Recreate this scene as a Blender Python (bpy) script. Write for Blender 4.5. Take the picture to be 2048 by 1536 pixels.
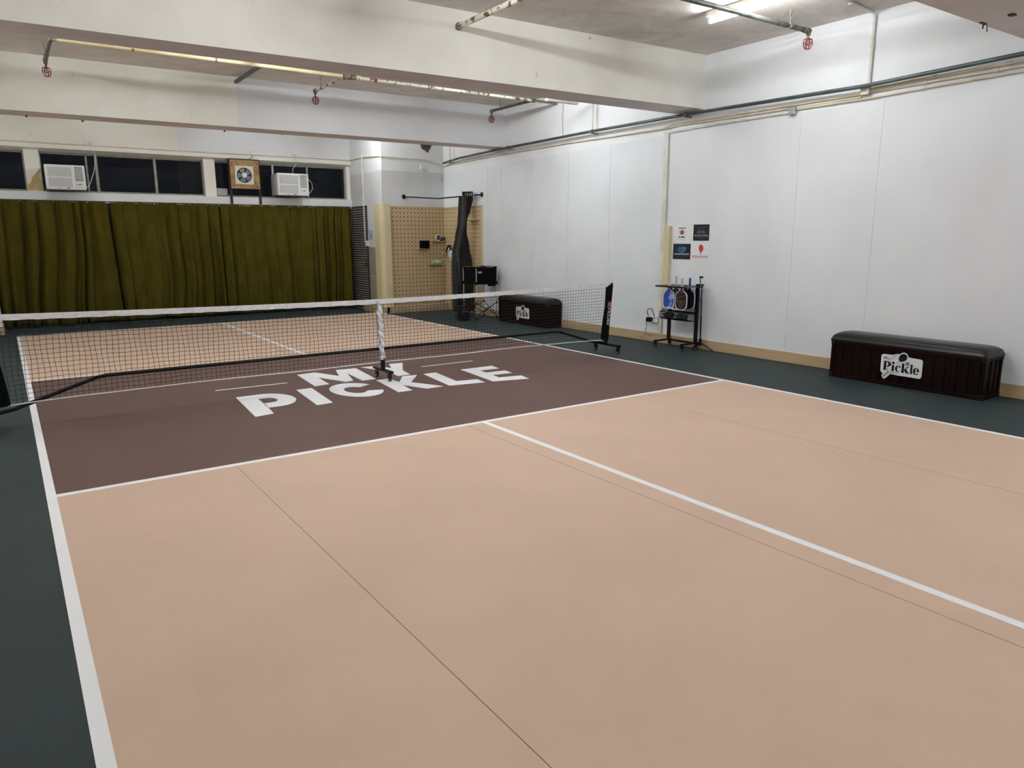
import bpy, bmesh, math, random
from mathutils import Vector, Matrix
random.seed(7)
for o in list(bpy.data.objects): bpy.data.objects.remove(o)
SC = bpy.context.scene
COL = SC.collection

# ------------------------------------------------------------------ camera
cam_d = bpy.data.cameras.new('camera'); cam = bpy.data.objects.new('camera', cam_d); COL.objects.link(cam)
F_PX, CX, CY, CZ, YAW, PIT, ROL = 1440.82, -3.1026, -7.0099, 1.4934, 0.6092, 0.2014, -0.0029
fw = Vector((math.sin(YAW)*math.cos(PIT), math.cos(YAW)*math.cos(PIT), -math.sin(PIT)))
rt = Vector((math.cos(YAW), -math.sin(YAW), 0)); up = rt.cross(fw)
r2 = rt*math.cos(ROL)+up*math.sin(ROL); u2 = -rt*math.sin(ROL)+up*math.cos(ROL)
M = Matrix((r2, u2, -fw)).transposed().to_4x4(); M.translation = Vector((CX, CY, CZ)); cam.matrix_world = M
cam_d.sensor_width = 36; cam_d.lens = F_PX/2048*36; cam_d.clip_start = .05; cam_d.clip_end = 100
SC.camera = cam
# ------------------------------------------------------------------ world and exposure (night outside, the room's own tubes light it)
W = bpy.data.worlds.new('night'); SC.world = W; W.use_nodes = True
W.node_tree.nodes['Background'].inputs[0].default_value = (.02, .025, .035, 1)
W.node_tree.nodes['Background'].inputs[1].default_value = .3
SC.view_settings.view_transform = 'Standard'; SC.view_settings.look = 'None'
SC.view_settings.gamma = 1; SC.view_settings.use_curve_mapping = False
SC.view_settings.exposure = 0.92
TUBE_POWER = 105.0
# fluorescent battens: (x, y, length along y, strength factor)
LAMPS = [(3.15,-2.23,1.26,.60),(-.1,-2.3,1.26,1.5),(-3.1,-2.3,1.26,.5),
         (3.0,1.7,1.26,.80),(-.3,1.7,1.26,1.15),(-3.2,1.7,1.26,.7),
         (2.35,5.95,1.26,.80),(-.2,6.2,1.26,.28),(-2.4,6.2,1.26,.30),
         (3.15,-6.9,1.26,1.4),(.4,-6.9,1.26,.65),(-2.8,-6.9,1.26,.4)]

# ------------------------------------------------------------------ materials
MATS = {}
def lin(c):
    return tuple((x/255/12.92 if x/255 <= .04045 else ((x/255+.055)/1.055)**2.4) for x in c)
def mat(name, rgb, rough=.6, metal=0, var=0, scale=8, bump=0, bscale=60, spec=.5, stretch=None, rgb2=None, lo=.4, hi=.6, detail=6, coat=0):
    if name in MATS: return MATS[name]
    m = bpy.data.materials.new(name); m.use_nodes = True; nt = m.node_tree; N = nt.nodes; L = nt.links
    b = N['Principled BSDF']; b.inputs['Roughness'].default_value = rough; b.inputs['Metallic'].default_value = metal
    b.inputs['Specular IOR Level'].default_value = spec; b.inputs['Coat Weight'].default_value = coat
    col = (*rgb, 1)
    b.inputs['Base Color'].default_value = col
    tc = N.new('ShaderNodeTexCoord'); src = tc.outputs['Object']
    if stretch:
        mp = N.new('ShaderNodeMapping'); mp.inputs['Scale'].default_value = stretch; L.new(src, mp.inputs[0]); src = mp.outputs[0]
    if var or rgb2:
        n = N.new('ShaderNodeTexNoise'); n.inputs['Scale'].default_value = scale; n.inputs['Detail'].default_value = detail
        L.new(src, n.inputs['Vector']); r = N.new('ShaderNodeValToRGB'); L.new(n.outputs[0], r.inputs[0])
        r.color_ramp.elements[0].position = lo; r.color_ramp.elements[1].position = hi
        c2 = rgb2 if rgb2 else tuple(x*(1-var) for x in rgb)
        r.color_ramp.elements[0].color = (*c2, 1); r.color_ramp.elements[1].color = col
        L.new(r.outputs[0], b.inputs['Base Color'])
    if bump:
        n2 = N.new('ShaderNodeTexNoise'); n2.inputs['Scale'].default_value = bscale; n2.inputs['Detail'].default_value = 4
        L.new(src, n2.inputs['Vector']); bp = N.new('ShaderNodeBump'); bp.inputs['Strength'].default_value = bump
        bp.inputs['Distance'].default_value = .01; L.new(n2.outputs[0], bp.inputs['Height']); L.new(bp.outputs[0], b.inputs['Normal'])
    MATS[name] = m; return m
def emis(name, rgb, s):
    m = bpy.data.materials.new(name); m.use_nodes = True; b = m.node_tree.nodes['Principled BSDF']
    b.inputs['Base Color'].default_value = (.8,.8,.8,1)
    b.inputs['Emission Color'].default_value = (*rgb, 1); b.inputs['Emission Strength'].default_value = s; return m

def stained(name, base, stain, spots=True, bump=.25, dens=.62):
    """paint with soft large patches and a few small dark specks of old dirt"""
    m = mat(name, base, rough=.75, rgb2=stain, scale=1.1, lo=.33, hi=dens, bump=bump, bscale=22, spec=.3)
    if spots:
        nt = m.node_tree; N = nt.nodes; L = nt.links; b = N['Principled BSDF']
        src = b.inputs['Base Color'].links[0].from_socket
        n = N.new('ShaderNodeTexNoise'); n.inputs['Scale'].default_value = 5.5; n.inputs['Detail'].default_value = 10; n.inputs['Roughness'].default_value = .72
        tc = [x for x in N if x.type == 'TEX_COORD'][0]; L.new(tc.outputs['Object'], n.inputs['Vector'])
        r = N.new('ShaderNodeValToRGB'); r.color_ramp.elements[0].position = .655; r.color_ramp.elements[1].position = .72
        r.color_ramp.elements[0].color = (0,0,0,1); r.color_ramp.elements[1].color = (.6,.6,.6,1); L.new(n.outputs[0], r.inputs[0])
        mx = N.new('ShaderNodeMix'); mx.data_type = 'RGBA'; L.new(r.outputs[0], mx.inputs[0]); L.new(src, mx.inputs[6])
        mx.inputs[7].default_value = (.25,.22,.18,1); L.new(mx.outputs[2], b.inputs['Base Color'])
    return m

PAINT = stained('cream_paint', (.90,.885,.825), (.80,.78,.71))
PAINTW = stained('white_paint', (.81,.83,.86), (.74,.755,.775), spots=False)
UNDER = stained('ceiling_paint', (.78,.74,.69), (.58,.54,.49), dens=.62)
try:
    _n = [x for x in UNDER.node_tree.nodes if x.type == 'TEX_NOISE']; _n[0].inputs['Scale'].default_value = 1.7; _n[0].inputs['Roughness'].default_value = .68; _n[0].inputs['Distortion'].default_value = .8
except Exception: pass
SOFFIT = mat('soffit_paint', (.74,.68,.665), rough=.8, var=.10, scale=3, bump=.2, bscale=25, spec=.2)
LINING = mat('white_wall_lining', (.775,.795,.83), rough=.55, var=.05, scale=1.3, bump=.5, bscale=3.2, stretch=(1,1,.5), spec=.35)
LINING2 = mat('smooth_wall_lining', (.755,.79,.83), rough=.55, var=.06, scale=1.2, bump=.1, bscale=4, spec=.35)
GREYL = mat('grey_lining', (.66,.67,.69), rough=.55, var=.06, scale=3, bump=.1, bscale=10, spec=.35)
TAN = mat('tan_court_vinyl', (.61,.44,.335), rough=.55, var=.045, scale=1.6, bump=.12, bscale=420, spec=.28)
MAROON = mat('maroon_court_vinyl', (.117,.067,.057), rough=.6, var=.06, scale=2, bump=.12, bscale=420, spec=.22)
GREEN = mat('dark_green_vinyl', (.028,.042,.044), rough=.6, var=.1, scale=2, bump=.12, bscale=420, spec=.18)
LINE = mat('white_line_vinyl', (.88,.885,.91), rough=.5, var=.03, scale=5, spec=.35)
SEAM = mat('seam_groove', (.18,.12,.09), rough=.7)
SEAMD = mat('seam_groove_dark', (.07,.045,.04), rough=.7)
WOOD = mat('pale_beige_skirting', (.50,.37,.22), rough=.5, var=.12, scale=3, stretch=(1,.4,6), spec=.35)
CREAMP = mat('cream_plastic', (.66,.58,.36), rough=.45, var=.05, scale=4)
TILE = mat('beige_tile', (.36,.31,.25), rough=.35, var=.06, scale=6)
OLIVE = mat('olive_velvet', (.074,.061,.009), rough=.95, rgb2=(.060,.050,.007), scale=6, stretch=(1,1,.4), bump=.08, bscale=120, spec=.05)
GREY = mat('grey_curtain_cloth', (.062,.062,.061), rough=.85, var=.12, scale=6, bump=.2, bscale=120, spec=.2)
BLACK = mat('black_powder_coat', (.0045,.0045,.005), rough=.5, var=.2, scale=20, spec=.22)
BLACKC = mat('black_nylon', (.0045,.0045,.005), rough=.9, var=.3, scale=40, bump=.2, bscale=150, spec=.10)
LEATHER = mat('black_leatherette', (.0075,.0073,.007), rough=.30, spec=.30, var=.15, scale=14, bump=.06, bscale=220)
OXBLOOD = mat('oxblood_panel', (.009,.0016,.0015), rough=.45, rgb2=(.005,.0011,.001), scale=5, spec=.10)
RUBBER = mat('black_rubber', (.02,.02,.02), rough=.7, var=.1, scale=30)
CHROME = mat('bright_steel', (.62,.63,.64), rough=.3, metal=.9, var=.1, scale=30)
ALU = mat('brushed_aluminium', (.55,.55,.54), rough=.4, metal=.7, var=.1, scale=20)
GALV = mat('galvanised_pipe', (.16,.165,.15), rough=.5, metal=.3, rgb2=(.07,.075,.065), scale=9, lo=.4, hi=.6)
CREAMPIPE = mat('cream_painted_pipe', (.72,.66,.46), rough=.4, rgb2=(.60,.50,.27), scale=2.2, lo=.42, hi=.58)
FLAKEPIPE = mat('flaking_painted_pipe', (.75,.72,.60), rough=.5, rgb2=(.14,.115,.08), scale=13, lo=.40, hi=.45, detail=8)
RUSTY = mat('rusty_fitting', (.33,.28,.20), rough=.6, rgb2=(.06,.045,.03), scale=45, lo=.42, hi=.6)
RED = mat('red_guard_paint', (.30,.012,.018), rough=.4, var=.2, scale=30)
REDBAND = mat('red_band', (.33,.02,.02), rough=.5, var=.1, scale=30)
TEALP = mat('grey_green_steel_conduit', (.085,.125,.125), rough=.4, metal=.2, rgb2=(.06,.075,.07), scale=3)
CONDC = mat('cream_conduit', (.72,.66,.54), rough=.5, rgb2=(.60,.53,.39), scale=4)
CONDW = mat('white_conduit', (.74,.73,.68), rough=.45, rgb2=(.62,.60,.54), scale=5)
STEELBOX = mat('pale_steel_box', (.40,.46,.47), rough=.35, metal=.4, var=.1, scale=20)
PLASTW = mat('white_plastic', (.78,.79,.80), rough=.35, var=.03, scale=12)
PLASTG = mat('grey_grille', (.42,.43,.44), rough=.5, var=.05, scale=20)
DARKV = mat('dark_vent', (.05,.05,.055), rough=.6)
FRAMEM = mat('weathered_window_frame', (.36,.36,.33), rough=.5, metal=.4, var=.3, scale=12)
DARKST = mat('rusty_dark_steel', (.035,.020,.014), rough=.7, rgb2=(.012,.008,.007), scale=14)
PLY = mat('old_plywood', (.43,.28,.12), rough=.7, rgb2=(.26,.15,.055), scale=9, lo=.35, hi=.6)
PEGM = None
BRASS = mat('brass', (.60,.42,.12), rough=.25, metal=.9, var=.1, scale=30)
WHITE = mat('white_print', (.76,.77,.79), rough=.45, var=.02, scale=9)
INK = mat('black_print', (.006,.006,.007), rough=.55, spec=.2)
NETC = mat('net_cord', (.010,.010,.011), rough=.8)
TAPE = mat('white_net_tape', (.80,.79,.80), rough=.7, rgb2=(.70,.69,.71), scale=34, stretch=(1,1,.6), lo=.36, hi=.5, bump=.3, bscale=60)
STRAP = mat('white_crumpled_strap', (.80,.80,.81), rough=.7, rgb2=(.5,.5,.54), scale=38, lo=.36, hi=.5, bump=.5, bscale=50)

def peg_mat():
    m = bpy.data.materials.new('pegboard'); m.use_nodes = True; N = m.node_tree.nodes; L = m.node_tree.links
    b = N['Principled BSDF']; b.inputs['Roughness'].default_value = .55
    tc = N.new('ShaderNodeTexCoord'); sp = N.new('ShaderNodeSeparateXYZ'); L.new(tc.outputs['UV'], sp.inputs[0])
    def fr(sock):
        a = N.new('ShaderNodeMath'); a.operation = 'FRACT'; L.new(sock, a.inputs[0])
        s = N.new('ShaderNodeMath'); s.operation = 'SUBTRACT'; L.new(a.outputs[0], s.inputs[0]); s.inputs[1].default_value = .5
        p = N.new('ShaderNodeMath'); p.operation = 'MULTIPLY'; L.new(s.outputs[0], p.inputs[0]); L.new(s.outputs[0], p.inputs[1]); return p.outputs[0]
    ad = N.new('ShaderNodeMath'); ad.operation = 'ADD'; L.new(fr(sp.outputs[0]), ad.inputs[0]); L.new(fr(sp.outputs[1]), ad.inputs[1])
    lt = N.new('ShaderNodeMath'); lt.operation = 'LESS_THAN'; L.new(ad.outputs[0], lt.inputs[0]); lt.inputs[1].default_value = .022
    n = N.new('ShaderNodeTexNoise'); n.inputs['Scale'].default_value = 4; L.new(tc.outputs['Object'], n.inputs['Vector'])
    r = N.new('ShaderNodeValToRGB'); r.color_ramp.elements[0].color = (.50,.38,.22,1); r.color_ramp.elements[1].color = (.56,.43,.26,1); L.new(n.outputs[0], r.inputs[0])
    mx = N.new('ShaderNodeMix'); mx.data_type = 'RGBA'; L.new(lt.outputs[0], mx.inputs[0]); L.new(r.outputs[0], mx.inputs[6]); mx.inputs[7].default_value = (.045,.028,.015,1)
    L.new(mx.outputs[2], b.inputs['Base Color']); return m
PEGM = peg_mat()
def glass():
    m = bpy.data.materials.new('dark_window_glass'); m.use_nodes = True; N = m.node_tree.nodes; b = N['Principled BSDF']
    b.inputs['Transmission Weight'].default_value = 1; b.inputs['Roughness'].default_value = .06; b.inputs['IOR'].default_value = 1.2
    b.inputs['Base Color'].default_value = (.3,.3,.31,1); b.inputs['Specular IOR Level'].default_value = .3
    n = N.new('ShaderNodeTexNoise'); n.inputs['Scale'].default_value = 3; r = N.new('ShaderNodeMapRange'); r.inputs[3].default_value = .01; r.inputs[4].default_value = .05
    m.node_tree.links.new(n.outputs[0], r.inputs[0]); m.node_tree.links.new(r.outputs[0], b.inputs['Roughness']); return m
GLASS = glass()

# ------------------------------------------------------------------ mesh helpers
def wloc(o):
    v = Vector((0,0,0))
    while o: v += o.location; o = o.parent
    return v
class MB:
    def __init__(s): s.v = []; s.f = []; s.m = []; s.cur = 0; s.uv = None
    def mi(s, i): s.cur = i; return s
    def add(s, vs, fs):
        n = len(s.v); s.v += [tuple(v) for v in vs]; s.f += [tuple(i+n for i in f) for f in fs]; s.m += [s.cur]*len(fs); return s
    def b(s, x0, x1, y0, y1, z0, z1):
        vs = [(x,y,z) for z in (z0,z1) for y in (y0,y1) for x in (x0,x1)]
        return s.add(vs, [(0,2,3,1),(4,5,7,6),(0,1,5,4),(2,6,7,3),(0,4,6,2),(1,3,7,5)])
    def cyl(s, p0, p1, r, n=12, r1=None, caps=True):
        p0 = Vector(p0); p1 = Vector(p1); r1 = r if r1 is None else r1
        d = (p1-p0).normalized(); a = d.cross(Vector((0,0,1)) if abs(d.z) < .9 else Vector((1,0,0))).normalized(); c = d.cross(a)
        vs = []
        for p, q in ((p0,r),(p1,r1)):
            vs += [p+(a*math.cos(t*2*math.pi/n)+c*math.sin(t*2*math.pi/n))*q for t in range(n)]
        fs = [(i,(i+1)%n,n+(i+1)%n,n+i) for i in range(n)]
        if caps: fs += [tuple(range(n))[::-1], tuple(range(n,2*n))]
        return s.add(vs, fs)
    def tube(s, pts, r, n=8, closed=False):
        pts = [Vector(p) for p in pts]; k = len(pts); vs = []; prev = None
        for i, p in enumerate(pts):
            if closed: d = pts[(i+1)%k]-pts[i-1]
            else: d = pts[min(i+1,k-1)]-pts[max(i-1,0)]
            d = d.normalized()
            if prev is None: a = d.cross(Vector((0,0,1)) if abs(d.z) < .9 else Vector((1,0,0))).normalized()
            else:
                a = prev-d*prev.dot(d)
                a = a.normalized() if a.length > 1e-6 else d.cross(Vector((0,1,0))).normalized()
            prev = a; c = d.cross(a)
            rr = r[i] if isinstance(r, (list,tuple)) else r
            vs += [p+(a*math.cos(t*2*math.pi/n)+c*math.sin(t*2*math.pi/n))*rr for t in range(n)]
        fs = []
        for i in range(k if closed else k-1):
            j = (i+1)%k
            fs += [(i*n+t, i*n+(t+1)%n, j*n+(t+1)%n, j*n+t) for t in range(n)]
        if not closed: fs += [tuple(range(n))[::-1], tuple(range((k-1)*n,k*n))]
        return s.add(vs, fs)
    def prism(s, pts, fn, d0, d1):
        """pts: 2-D outline, fn(u, v, d) -> world point"""
        n = len(pts); vs = [fn(u,v,d0) for u,v in pts]+[fn(u,v,d1) for u,v in pts]
        return s.add(vs, [tuple(range(n)), tuple(range(n,2*n))[::-1]]+[(i,n+i,n+(i+1)%n,(i+1)%n) for i in range(n)])
    def lathe(s, prof, c, n=20, ax='z'):
        vs = []; k = len(prof); c = Vector(c)
        for r, h in prof:
            for t in range(n):
                a = t*2*math.pi/n; x, y = r*math.cos(a), r*math.sin(a)
                vs.append(c+(Vector((x,y,h)) if ax == 'z' else Vector((x,h,y)) if ax == 'y' else Vector((h,x,y))))
        fs = [(i*n+t,i*n+(t+1)%n,(i+1)*n+(t+1)%n,(i+1)*n+t) for i in range(k-1) for t in range(n)]
        fs += [tuple(range(n))[::-1], tuple(range((k-1)*n,k*n))]
        return s.add(vs, fs)
    def grid(s, nu, nv, fn):
        vs = [fn(i/nu, j/nv) for j in range(nv+1) for i in range(nu+1)]; w = nu+1
        return s.add(vs, [(j*w+i, j*w+i+1, (j+1)*w+i+1, (j+1)*w+i) for j in range(nv) for i in range(nu)])
    def build(s, name, mats, parent=None, world=True, smooth=False, bevel=0, solid=0, seg=2, sub=0):
        me = bpy.data.meshes.new(name); off = wloc(parent) if (parent and world) else Vector((0,0,0))
        me.from_pydata([tuple(Vector(v)-off) for v in s.v], [], s.f)
        if not isinstance(mats, (list,tuple)): mats = [mats]
        for m in mats: me.materials.append(m)
        for p, i in zip(me.polygons, s.m): p.material_index = i
        if len(s.v) < 20000:
            bm = bmesh.new(); bm.from_mesh(me)
            bmesh.ops.recalc_face_normals(bm, faces=bm.faces); bm.to_mesh(me); bm.free()
        if smooth:
            for p in me.polygons: p.use_smooth = True
            try: me.set_sharp_from_angle(angle=math.radians(38))
            except Exception: pass
        o = bpy.data.objects.new(name, me); COL.objects.link(o)
        if parent: o.parent = parent
        if solid: md = o.modifiers.new('solid','SOLIDIFY'); md.thickness = solid; md.offset = 0
        if bevel: md = o.modifiers.new('bevel','BEVEL'); md.width = bevel; md.segments = seg; md.limit_method = 'ANGLE'
        if sub: md = o.modifiers.new('sub','SUBSURF'); md.levels = sub; md.render_levels = sub
        return o
def box(name, m, x0, x1, y0, y1, z0, z1, parent=None, bevel=0, world=True): return MB().b(x0,x1,y0,y1,z0,z1).build(name, m, parent, world, bevel=bevel)
def tag(o, label=None, cat=None, group=None, kind=None):
    if label: o['label'] = label
    if cat: o['category'] = cat
    if group: o['group'] = group
    if kind: o['kind'] = kind
    return o
def thing(name, label, cat, loc, group=None):
    o = bpy.data.objects.new(name, None); COL.objects.link(o); o.location = loc; o.empty_display_size = .1
    return tag(o, label, cat, group)
def struct(o, label=None): return tag(o, label, None, None, 'structure')
def copy_tree(o, parent=None):
    c = o.copy(); COL.objects.link(c); c.parent = parent
    for ch in list(o.children): copy_tree(ch, c)
    return c
def text(name, body, size, m, mtx, parent, ext=.0006, sx=1, space=1):
    cu = bpy.data.curves.new(name, 'FONT'); cu.body = body; cu.size = size; cu.extrude = ext; cu.align_x = 'CENTER'; cu.align_y = 'CENTER'
    cu.offset = size*.012; cu.space_character = space; cu.materials.append(m)
    o = bpy.data.objects.new(name, cu); COL.objects.link(o); o.parent = parent
    bpy.context.view_layer.update(); me = bpy.data.meshes.new_from_object(o); bpy.data.objects.remove(o)
    o = bpy.data.objects.new(name, me); COL.objects.link(o); o.parent = parent
    M2 = mtx.copy(); M2.translation = M2.translation-wloc(parent); me.transform(M2 @ Matrix.Diagonal((sx,1,1,1))); return o

# ------------------------------------------------------------------ the room
XR, XL, YF, YB, ZC = 4.545, -4.6, 7.92, -9.6, 3.75
floor = struct(box('floor', GREEN, XL-.1, XR+.1, YB-.1, 8.3, -.12, 0), 'dark green vinyl floor around the painted court')
HW = 3.05; LW = .05; YK0, YK1, YB1, YB0 = -2.125, 2.077, 6.51, -6.75
def decal(name, m, x0, x1, y0, y1, h, label=None):
    o = MB().b(x0,x1,y0,y1,-.002,h).build(name, m, floor)
    if label: o['label'] = label
    return o
decal('service_court', TAN, -HW+LW, HW-LW, YB0, YK0-LW, .0006, 'tan half of the court nearest the camera')
decal('service_court', TAN, -HW+LW, HW-LW, YK1+LW, YB1-LW, .0006, 'tan half of the court beyond the net')
decal('kitchen_zone', MAROON, -HW+LW, HW-LW, YK0, YK1, .0006, 'maroon band of court on both sides of the net')
for x0, x1, y0, y1, lb in [(-HW,-HW+LW,YB0,YB1,'white left sideline'),(HW-LW,HW,YB0,YB1,'white right sideline'),
        (-HW+LW,HW-LW,YK0-LW,YK0,'white line along the near edge of the maroon band'),(-HW+LW,HW-LW,YK1,YK1+LW,'white line along the far edge of the maroon band'),
        (-LW/2,LW/2,YB0,YK0-LW,'white near centre line'),(-LW/2,LW/2,YK1+LW,YB1-LW,'white far centre line'),(-HW+LW,HW-LW,YB1-LW,YB1,'white far baseline')]:
    decal('court_line', LINE, x0, x1, y0, y1, .0012, lb)
for x in (-1.98, -.175, 1.66):
    for y0, y1, m in ((YB0,YK0-LW,SEAM),(YK0,YK1,SEAMD),(YK1+LW,YB1-LW,SEAM)):
        w = .0022 if x > 1 else .0032
        decal('vinyl_seam', m, x-w/2, x+w/2, y0, y1, .0011)
def flat(pts, name, m, h=.0016):
    return MB().prism(pts, lambda u,v,d: (u,v,d), -.001, h).build(name, m, floor)
def holed(o_pts, i_pts, name, m, h=.0016):
    """outline with a slot joining it to its inner hole"""
    return flat(o_pts, name, m, h)
def arc(cx, cy, rx, ry, a0, a1, n): return [(cx+rx*math.cos(math.radians(a0+(a1-a0)*i/n)), cy+ry*math.sin(math.radians(a0+(a1-a0)*i/n))) for i in range(n+1)]
# court lettering: PICKLE (lower row) and MY (upper row)
LP = MB(); fp = lambda u,v,d: (u,v,d)
LP.prism([(-1.425,0),(-1.49,-.886),(-1.325,-.856),(-1.2855,-.505),(-1.262,0)], fp, -.001, .0016)
po = [(-1.262,0)]+arc(-1.19,-.305,.225,.305,90,-90,16)+[(-1.30,-.61)]; pi_ = [(-1.27,-.195)]+arc(-1.20,-.303,.072,.108,90,-90,16)+[(-1.287,-.411)]
for i in range(len(po)-1): LP.prism([po[i],po[i+1],pi_[i+1],pi_[i]], fp, -.001, .0016)
LP.build('letter', LINE, floor)
flat([(-.84,.005),(-.682,0),(-.75,-.748),(-.908,-.77)], 'letter', LINE)
flat(arc(-.345,-.335,.245,.365,28,335,26)+[(-.26,-.44)]+arc(-.36,-.345,.10,.165,318,52,16)+[(-.268,-.245)], 'letter', LINE)
flat([(.018,-.004),(-.055,-.692),(.10,-.69),(.135,-.40),(.252,-.704),(.449,-.699),(.275,-.315),(.516,.01),(.345,.03),(.18,-.235),(.172,0)], 'letter', LINE)
flat([(.596,.011),(.753,.018),(.692,-.545),(.925,-.585),(.904,-.775),(.509,-.711)], 'letter', LINE)
flat([(1.074,.009),(1.507,.009),(1.475,-.19),(1.222,-.17),(1.215,-.32),(1.46,-.335),(1.44,-.505),(1.19,-.48),(1.17,-.64),(1.43,-.685),(1.395,-.885),(.996,-.785)], 'letter', LINE)
flat([(-.566,.79),(-.624,.073),(-.463,.09),(-.43,.50),(-.274,.10),(-.184,.121),(-.075,.56),(-.107,.066),(.049,.062),(.132,.804),(-.106,.822),(-.21,.46),(-.355,.817)], 'letter', LINE)
flat([(.199,.82),(.382,.795),(.47,.56),(.568,.837),(.738,.812),(.515,.36),(.468,.08),(.312,.075),(.352,.36)], 'letter', LINE)
flat([(-1.51,.425),(-.80,.395),(-.80,.425),(-1.51,.455)], 'letter_rule', LINE); flat([(.80,.425),(1.50,.425),(1.50,.455),(.80,.455)], 'letter_rule', LINE)

struct(box('ceiling', UNDER, XL-.1, XR+.1, YB-.1, 8.3, ZC, ZC+.15))
struct(box('wall_right', PAINTW, XR, XR+.15, YB, 8.3, 0, ZC))
struct(box('wall_left', PAINT, XL-.15, XL, YB, 8.3, 0, ZC))
struct(box('wall_back', PAINTW, XL, XR, YB-.15, YB, 0, ZC))
def beam(name, xl, nl, fl, nr, fr, z0, m0, label):
    b = MB(); x0, x1 = XL, XR
    def at(a, c, x): return a+(c-a)*(x-xl)/(4.53-xl)
    P = [(x0,at(nl,nr,x0)),(x1,at(nl,nr,x1)),(x1,at(fl,fr,x1)),(x0,at(fl,fr,x0))]
    vs = [(x,y,z0) for x,y in P]+[(x,y,ZC) for x,y in P]
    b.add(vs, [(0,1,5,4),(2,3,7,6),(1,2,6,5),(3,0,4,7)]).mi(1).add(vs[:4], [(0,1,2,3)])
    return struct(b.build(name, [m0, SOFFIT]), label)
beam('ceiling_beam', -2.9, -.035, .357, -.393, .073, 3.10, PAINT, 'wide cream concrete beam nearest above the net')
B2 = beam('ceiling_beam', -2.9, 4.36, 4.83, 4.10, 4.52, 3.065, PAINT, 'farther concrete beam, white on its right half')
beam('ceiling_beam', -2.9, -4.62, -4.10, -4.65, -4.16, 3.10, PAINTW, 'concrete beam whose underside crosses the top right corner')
# white sheet on the right half of the far beam and far wall
def strip_on(name, m, x0, x1, f, z0, z1, parent, th=.006):
    b = MB(); P = [(x0,f(x0)),(x1,f(x1)),(x1,f(x1)-th),(x0,f(x0)-th)]
    b.add([(x,y,z0) for x,y in P]+[(x,y,z1) for x,y in P], [(0,1,2,3),(4,5,6,7),(0,1,5,4),(1,2,6,5),(2,3,7,6),(3,0,4,7)])
    return b.build(name, m, parent)
f2 = lambda x: 4.36+(4.10-4.36)*(x+2.9)/7.43
strip_on('white_facing', PAINTW, -.05, XR, f2, 3.065, ZC-.004, B2)['label'] = 'white sheet facing on the right half'

# far wall with window openings
wf = MB()
WZ0, WZ1, YG = 2.285, 2.93, 8.08
wf.mi(1).b(XL,3.16,7.98,8.25,0,2.13).mi(0)
wf.b(XL,3.16,7.90,8.25,2.13,2.268)
wf.b(XL,3.16,YG-.02,8.25,2.268,WZ0)
wf.b(XL,3.16,7.92,8.25,3.05,ZC)
# lip and slanted soffit over the windows
wf.add([(XL,7.885,2.985),(XL,7.885,3.055),(XL,8.25,3.055),(XL,8.25,2.93),(XL,YG,2.93),
        (3.16,7.885,2.985),(3.16,7.885,3.055),(3.16,8.25,3.055),(3.16,8.25,2.93),(3.16,YG,2.93)],
       [(0,1,6,5),(1,2,7,6),(2,3,8,7),(3,4,9,8),(4,0,5,9),(0,4,3,2,1),(5,6,7,8,9)])
for a, b_ in ((XL,-3.21),(-2.60,-2.385),(.24,.44),(3.085,3.16)): wf.b(a,b_,7.97,8.25,2.268,2.985)
WF = struct(wf.build('wall_far', [PAINT, mat('dark_lower_wall',(.03,.032,.03),rough=.8,var=.2)]), 'far wall with high windows above olive curtains')
MB().b(-.17,3.155,7.914,7.922,3.056,ZC-.004).build('white_facing', PAINTW, WF)
MB().b(XL,3.155,7.893,7.902,2.134,2.266).build('sill_facing', LINING, WF)
MB().prism([(-2.595,2.29),(-2.39,2.29),(-2.39,2.66),(-2.45,2.58),(-2.52,2.50),(-2.545,2.42),(-2.59,2.38)], lambda u,v,d:(u,d,v), 7.964, 7.972).build('peeled_patch', mat('peeled_yellow_plaster',(.52,.38,.15),rough=.8,rgb2=(.62,.56,.40),scale=9,lo=.38,hi=.5), WF)['label'] = 'yellow patch where paint has peeled off'
def window(name, x0, x1, mull, label, frames=()):
    b = MB(); t = .022; y0, y1 = YG-.03, YG+.02
    b.b(x0,x1,y0,y1,WZ0,WZ0+t).b(x0,x1,y0,y1,WZ1-t,WZ1).b(x0,x0+t,y0,y1,WZ0,WZ1).b(x1-t,x1,y0,y1,WZ0,WZ1)
    w = struct(b.build(name, FRAMEM, bevel=.003), label)
    for m_, wd in mull: MB().b(m_-wd/2,m_+wd/2,y0-.012,y1,WZ0,WZ1).build('mullion', FRAMEM, w, bevel=.003)
    xs = [x0+t]+[m_ for m_, wd in mull]+[x1-t]
    for a, c in zip(xs[:-1], xs[1:]): MB().b(a,c,YG+.002,YG+.008,WZ0+t*.5,WZ1-t*.5).build('pane', GLASS, w)
    return w
window('window_1', -3.21, -2.60, [], 'dark window pane at the far left')
w2 = window('window_2', -2.385, .24, [(-1.69,.03),(-1.54,.045),(-.595,.045)], 'dark window band behind the left air conditioner')
window('window_3', .44, 3.085, [(1.56,.04),(2.266,.04)], 'dark window band behind the fan and right air conditioner')
g = MB()
for i in range(12): g.cyl((-.18+i*.036,YG-.004,WZ0+.02),(-.18+i*.036,YG-.004,WZ1-.02),.0018,4)
for i in range(17): g.cyl((-.2,YG-.004,WZ0+.03+i*.036),(.225,YG-.004,WZ0+.03+i*.036),.0018,4)
g.build('wire_mesh', mat('dull_wire',(.06,.06,.055),rough=.7,var=.2), w2)
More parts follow.
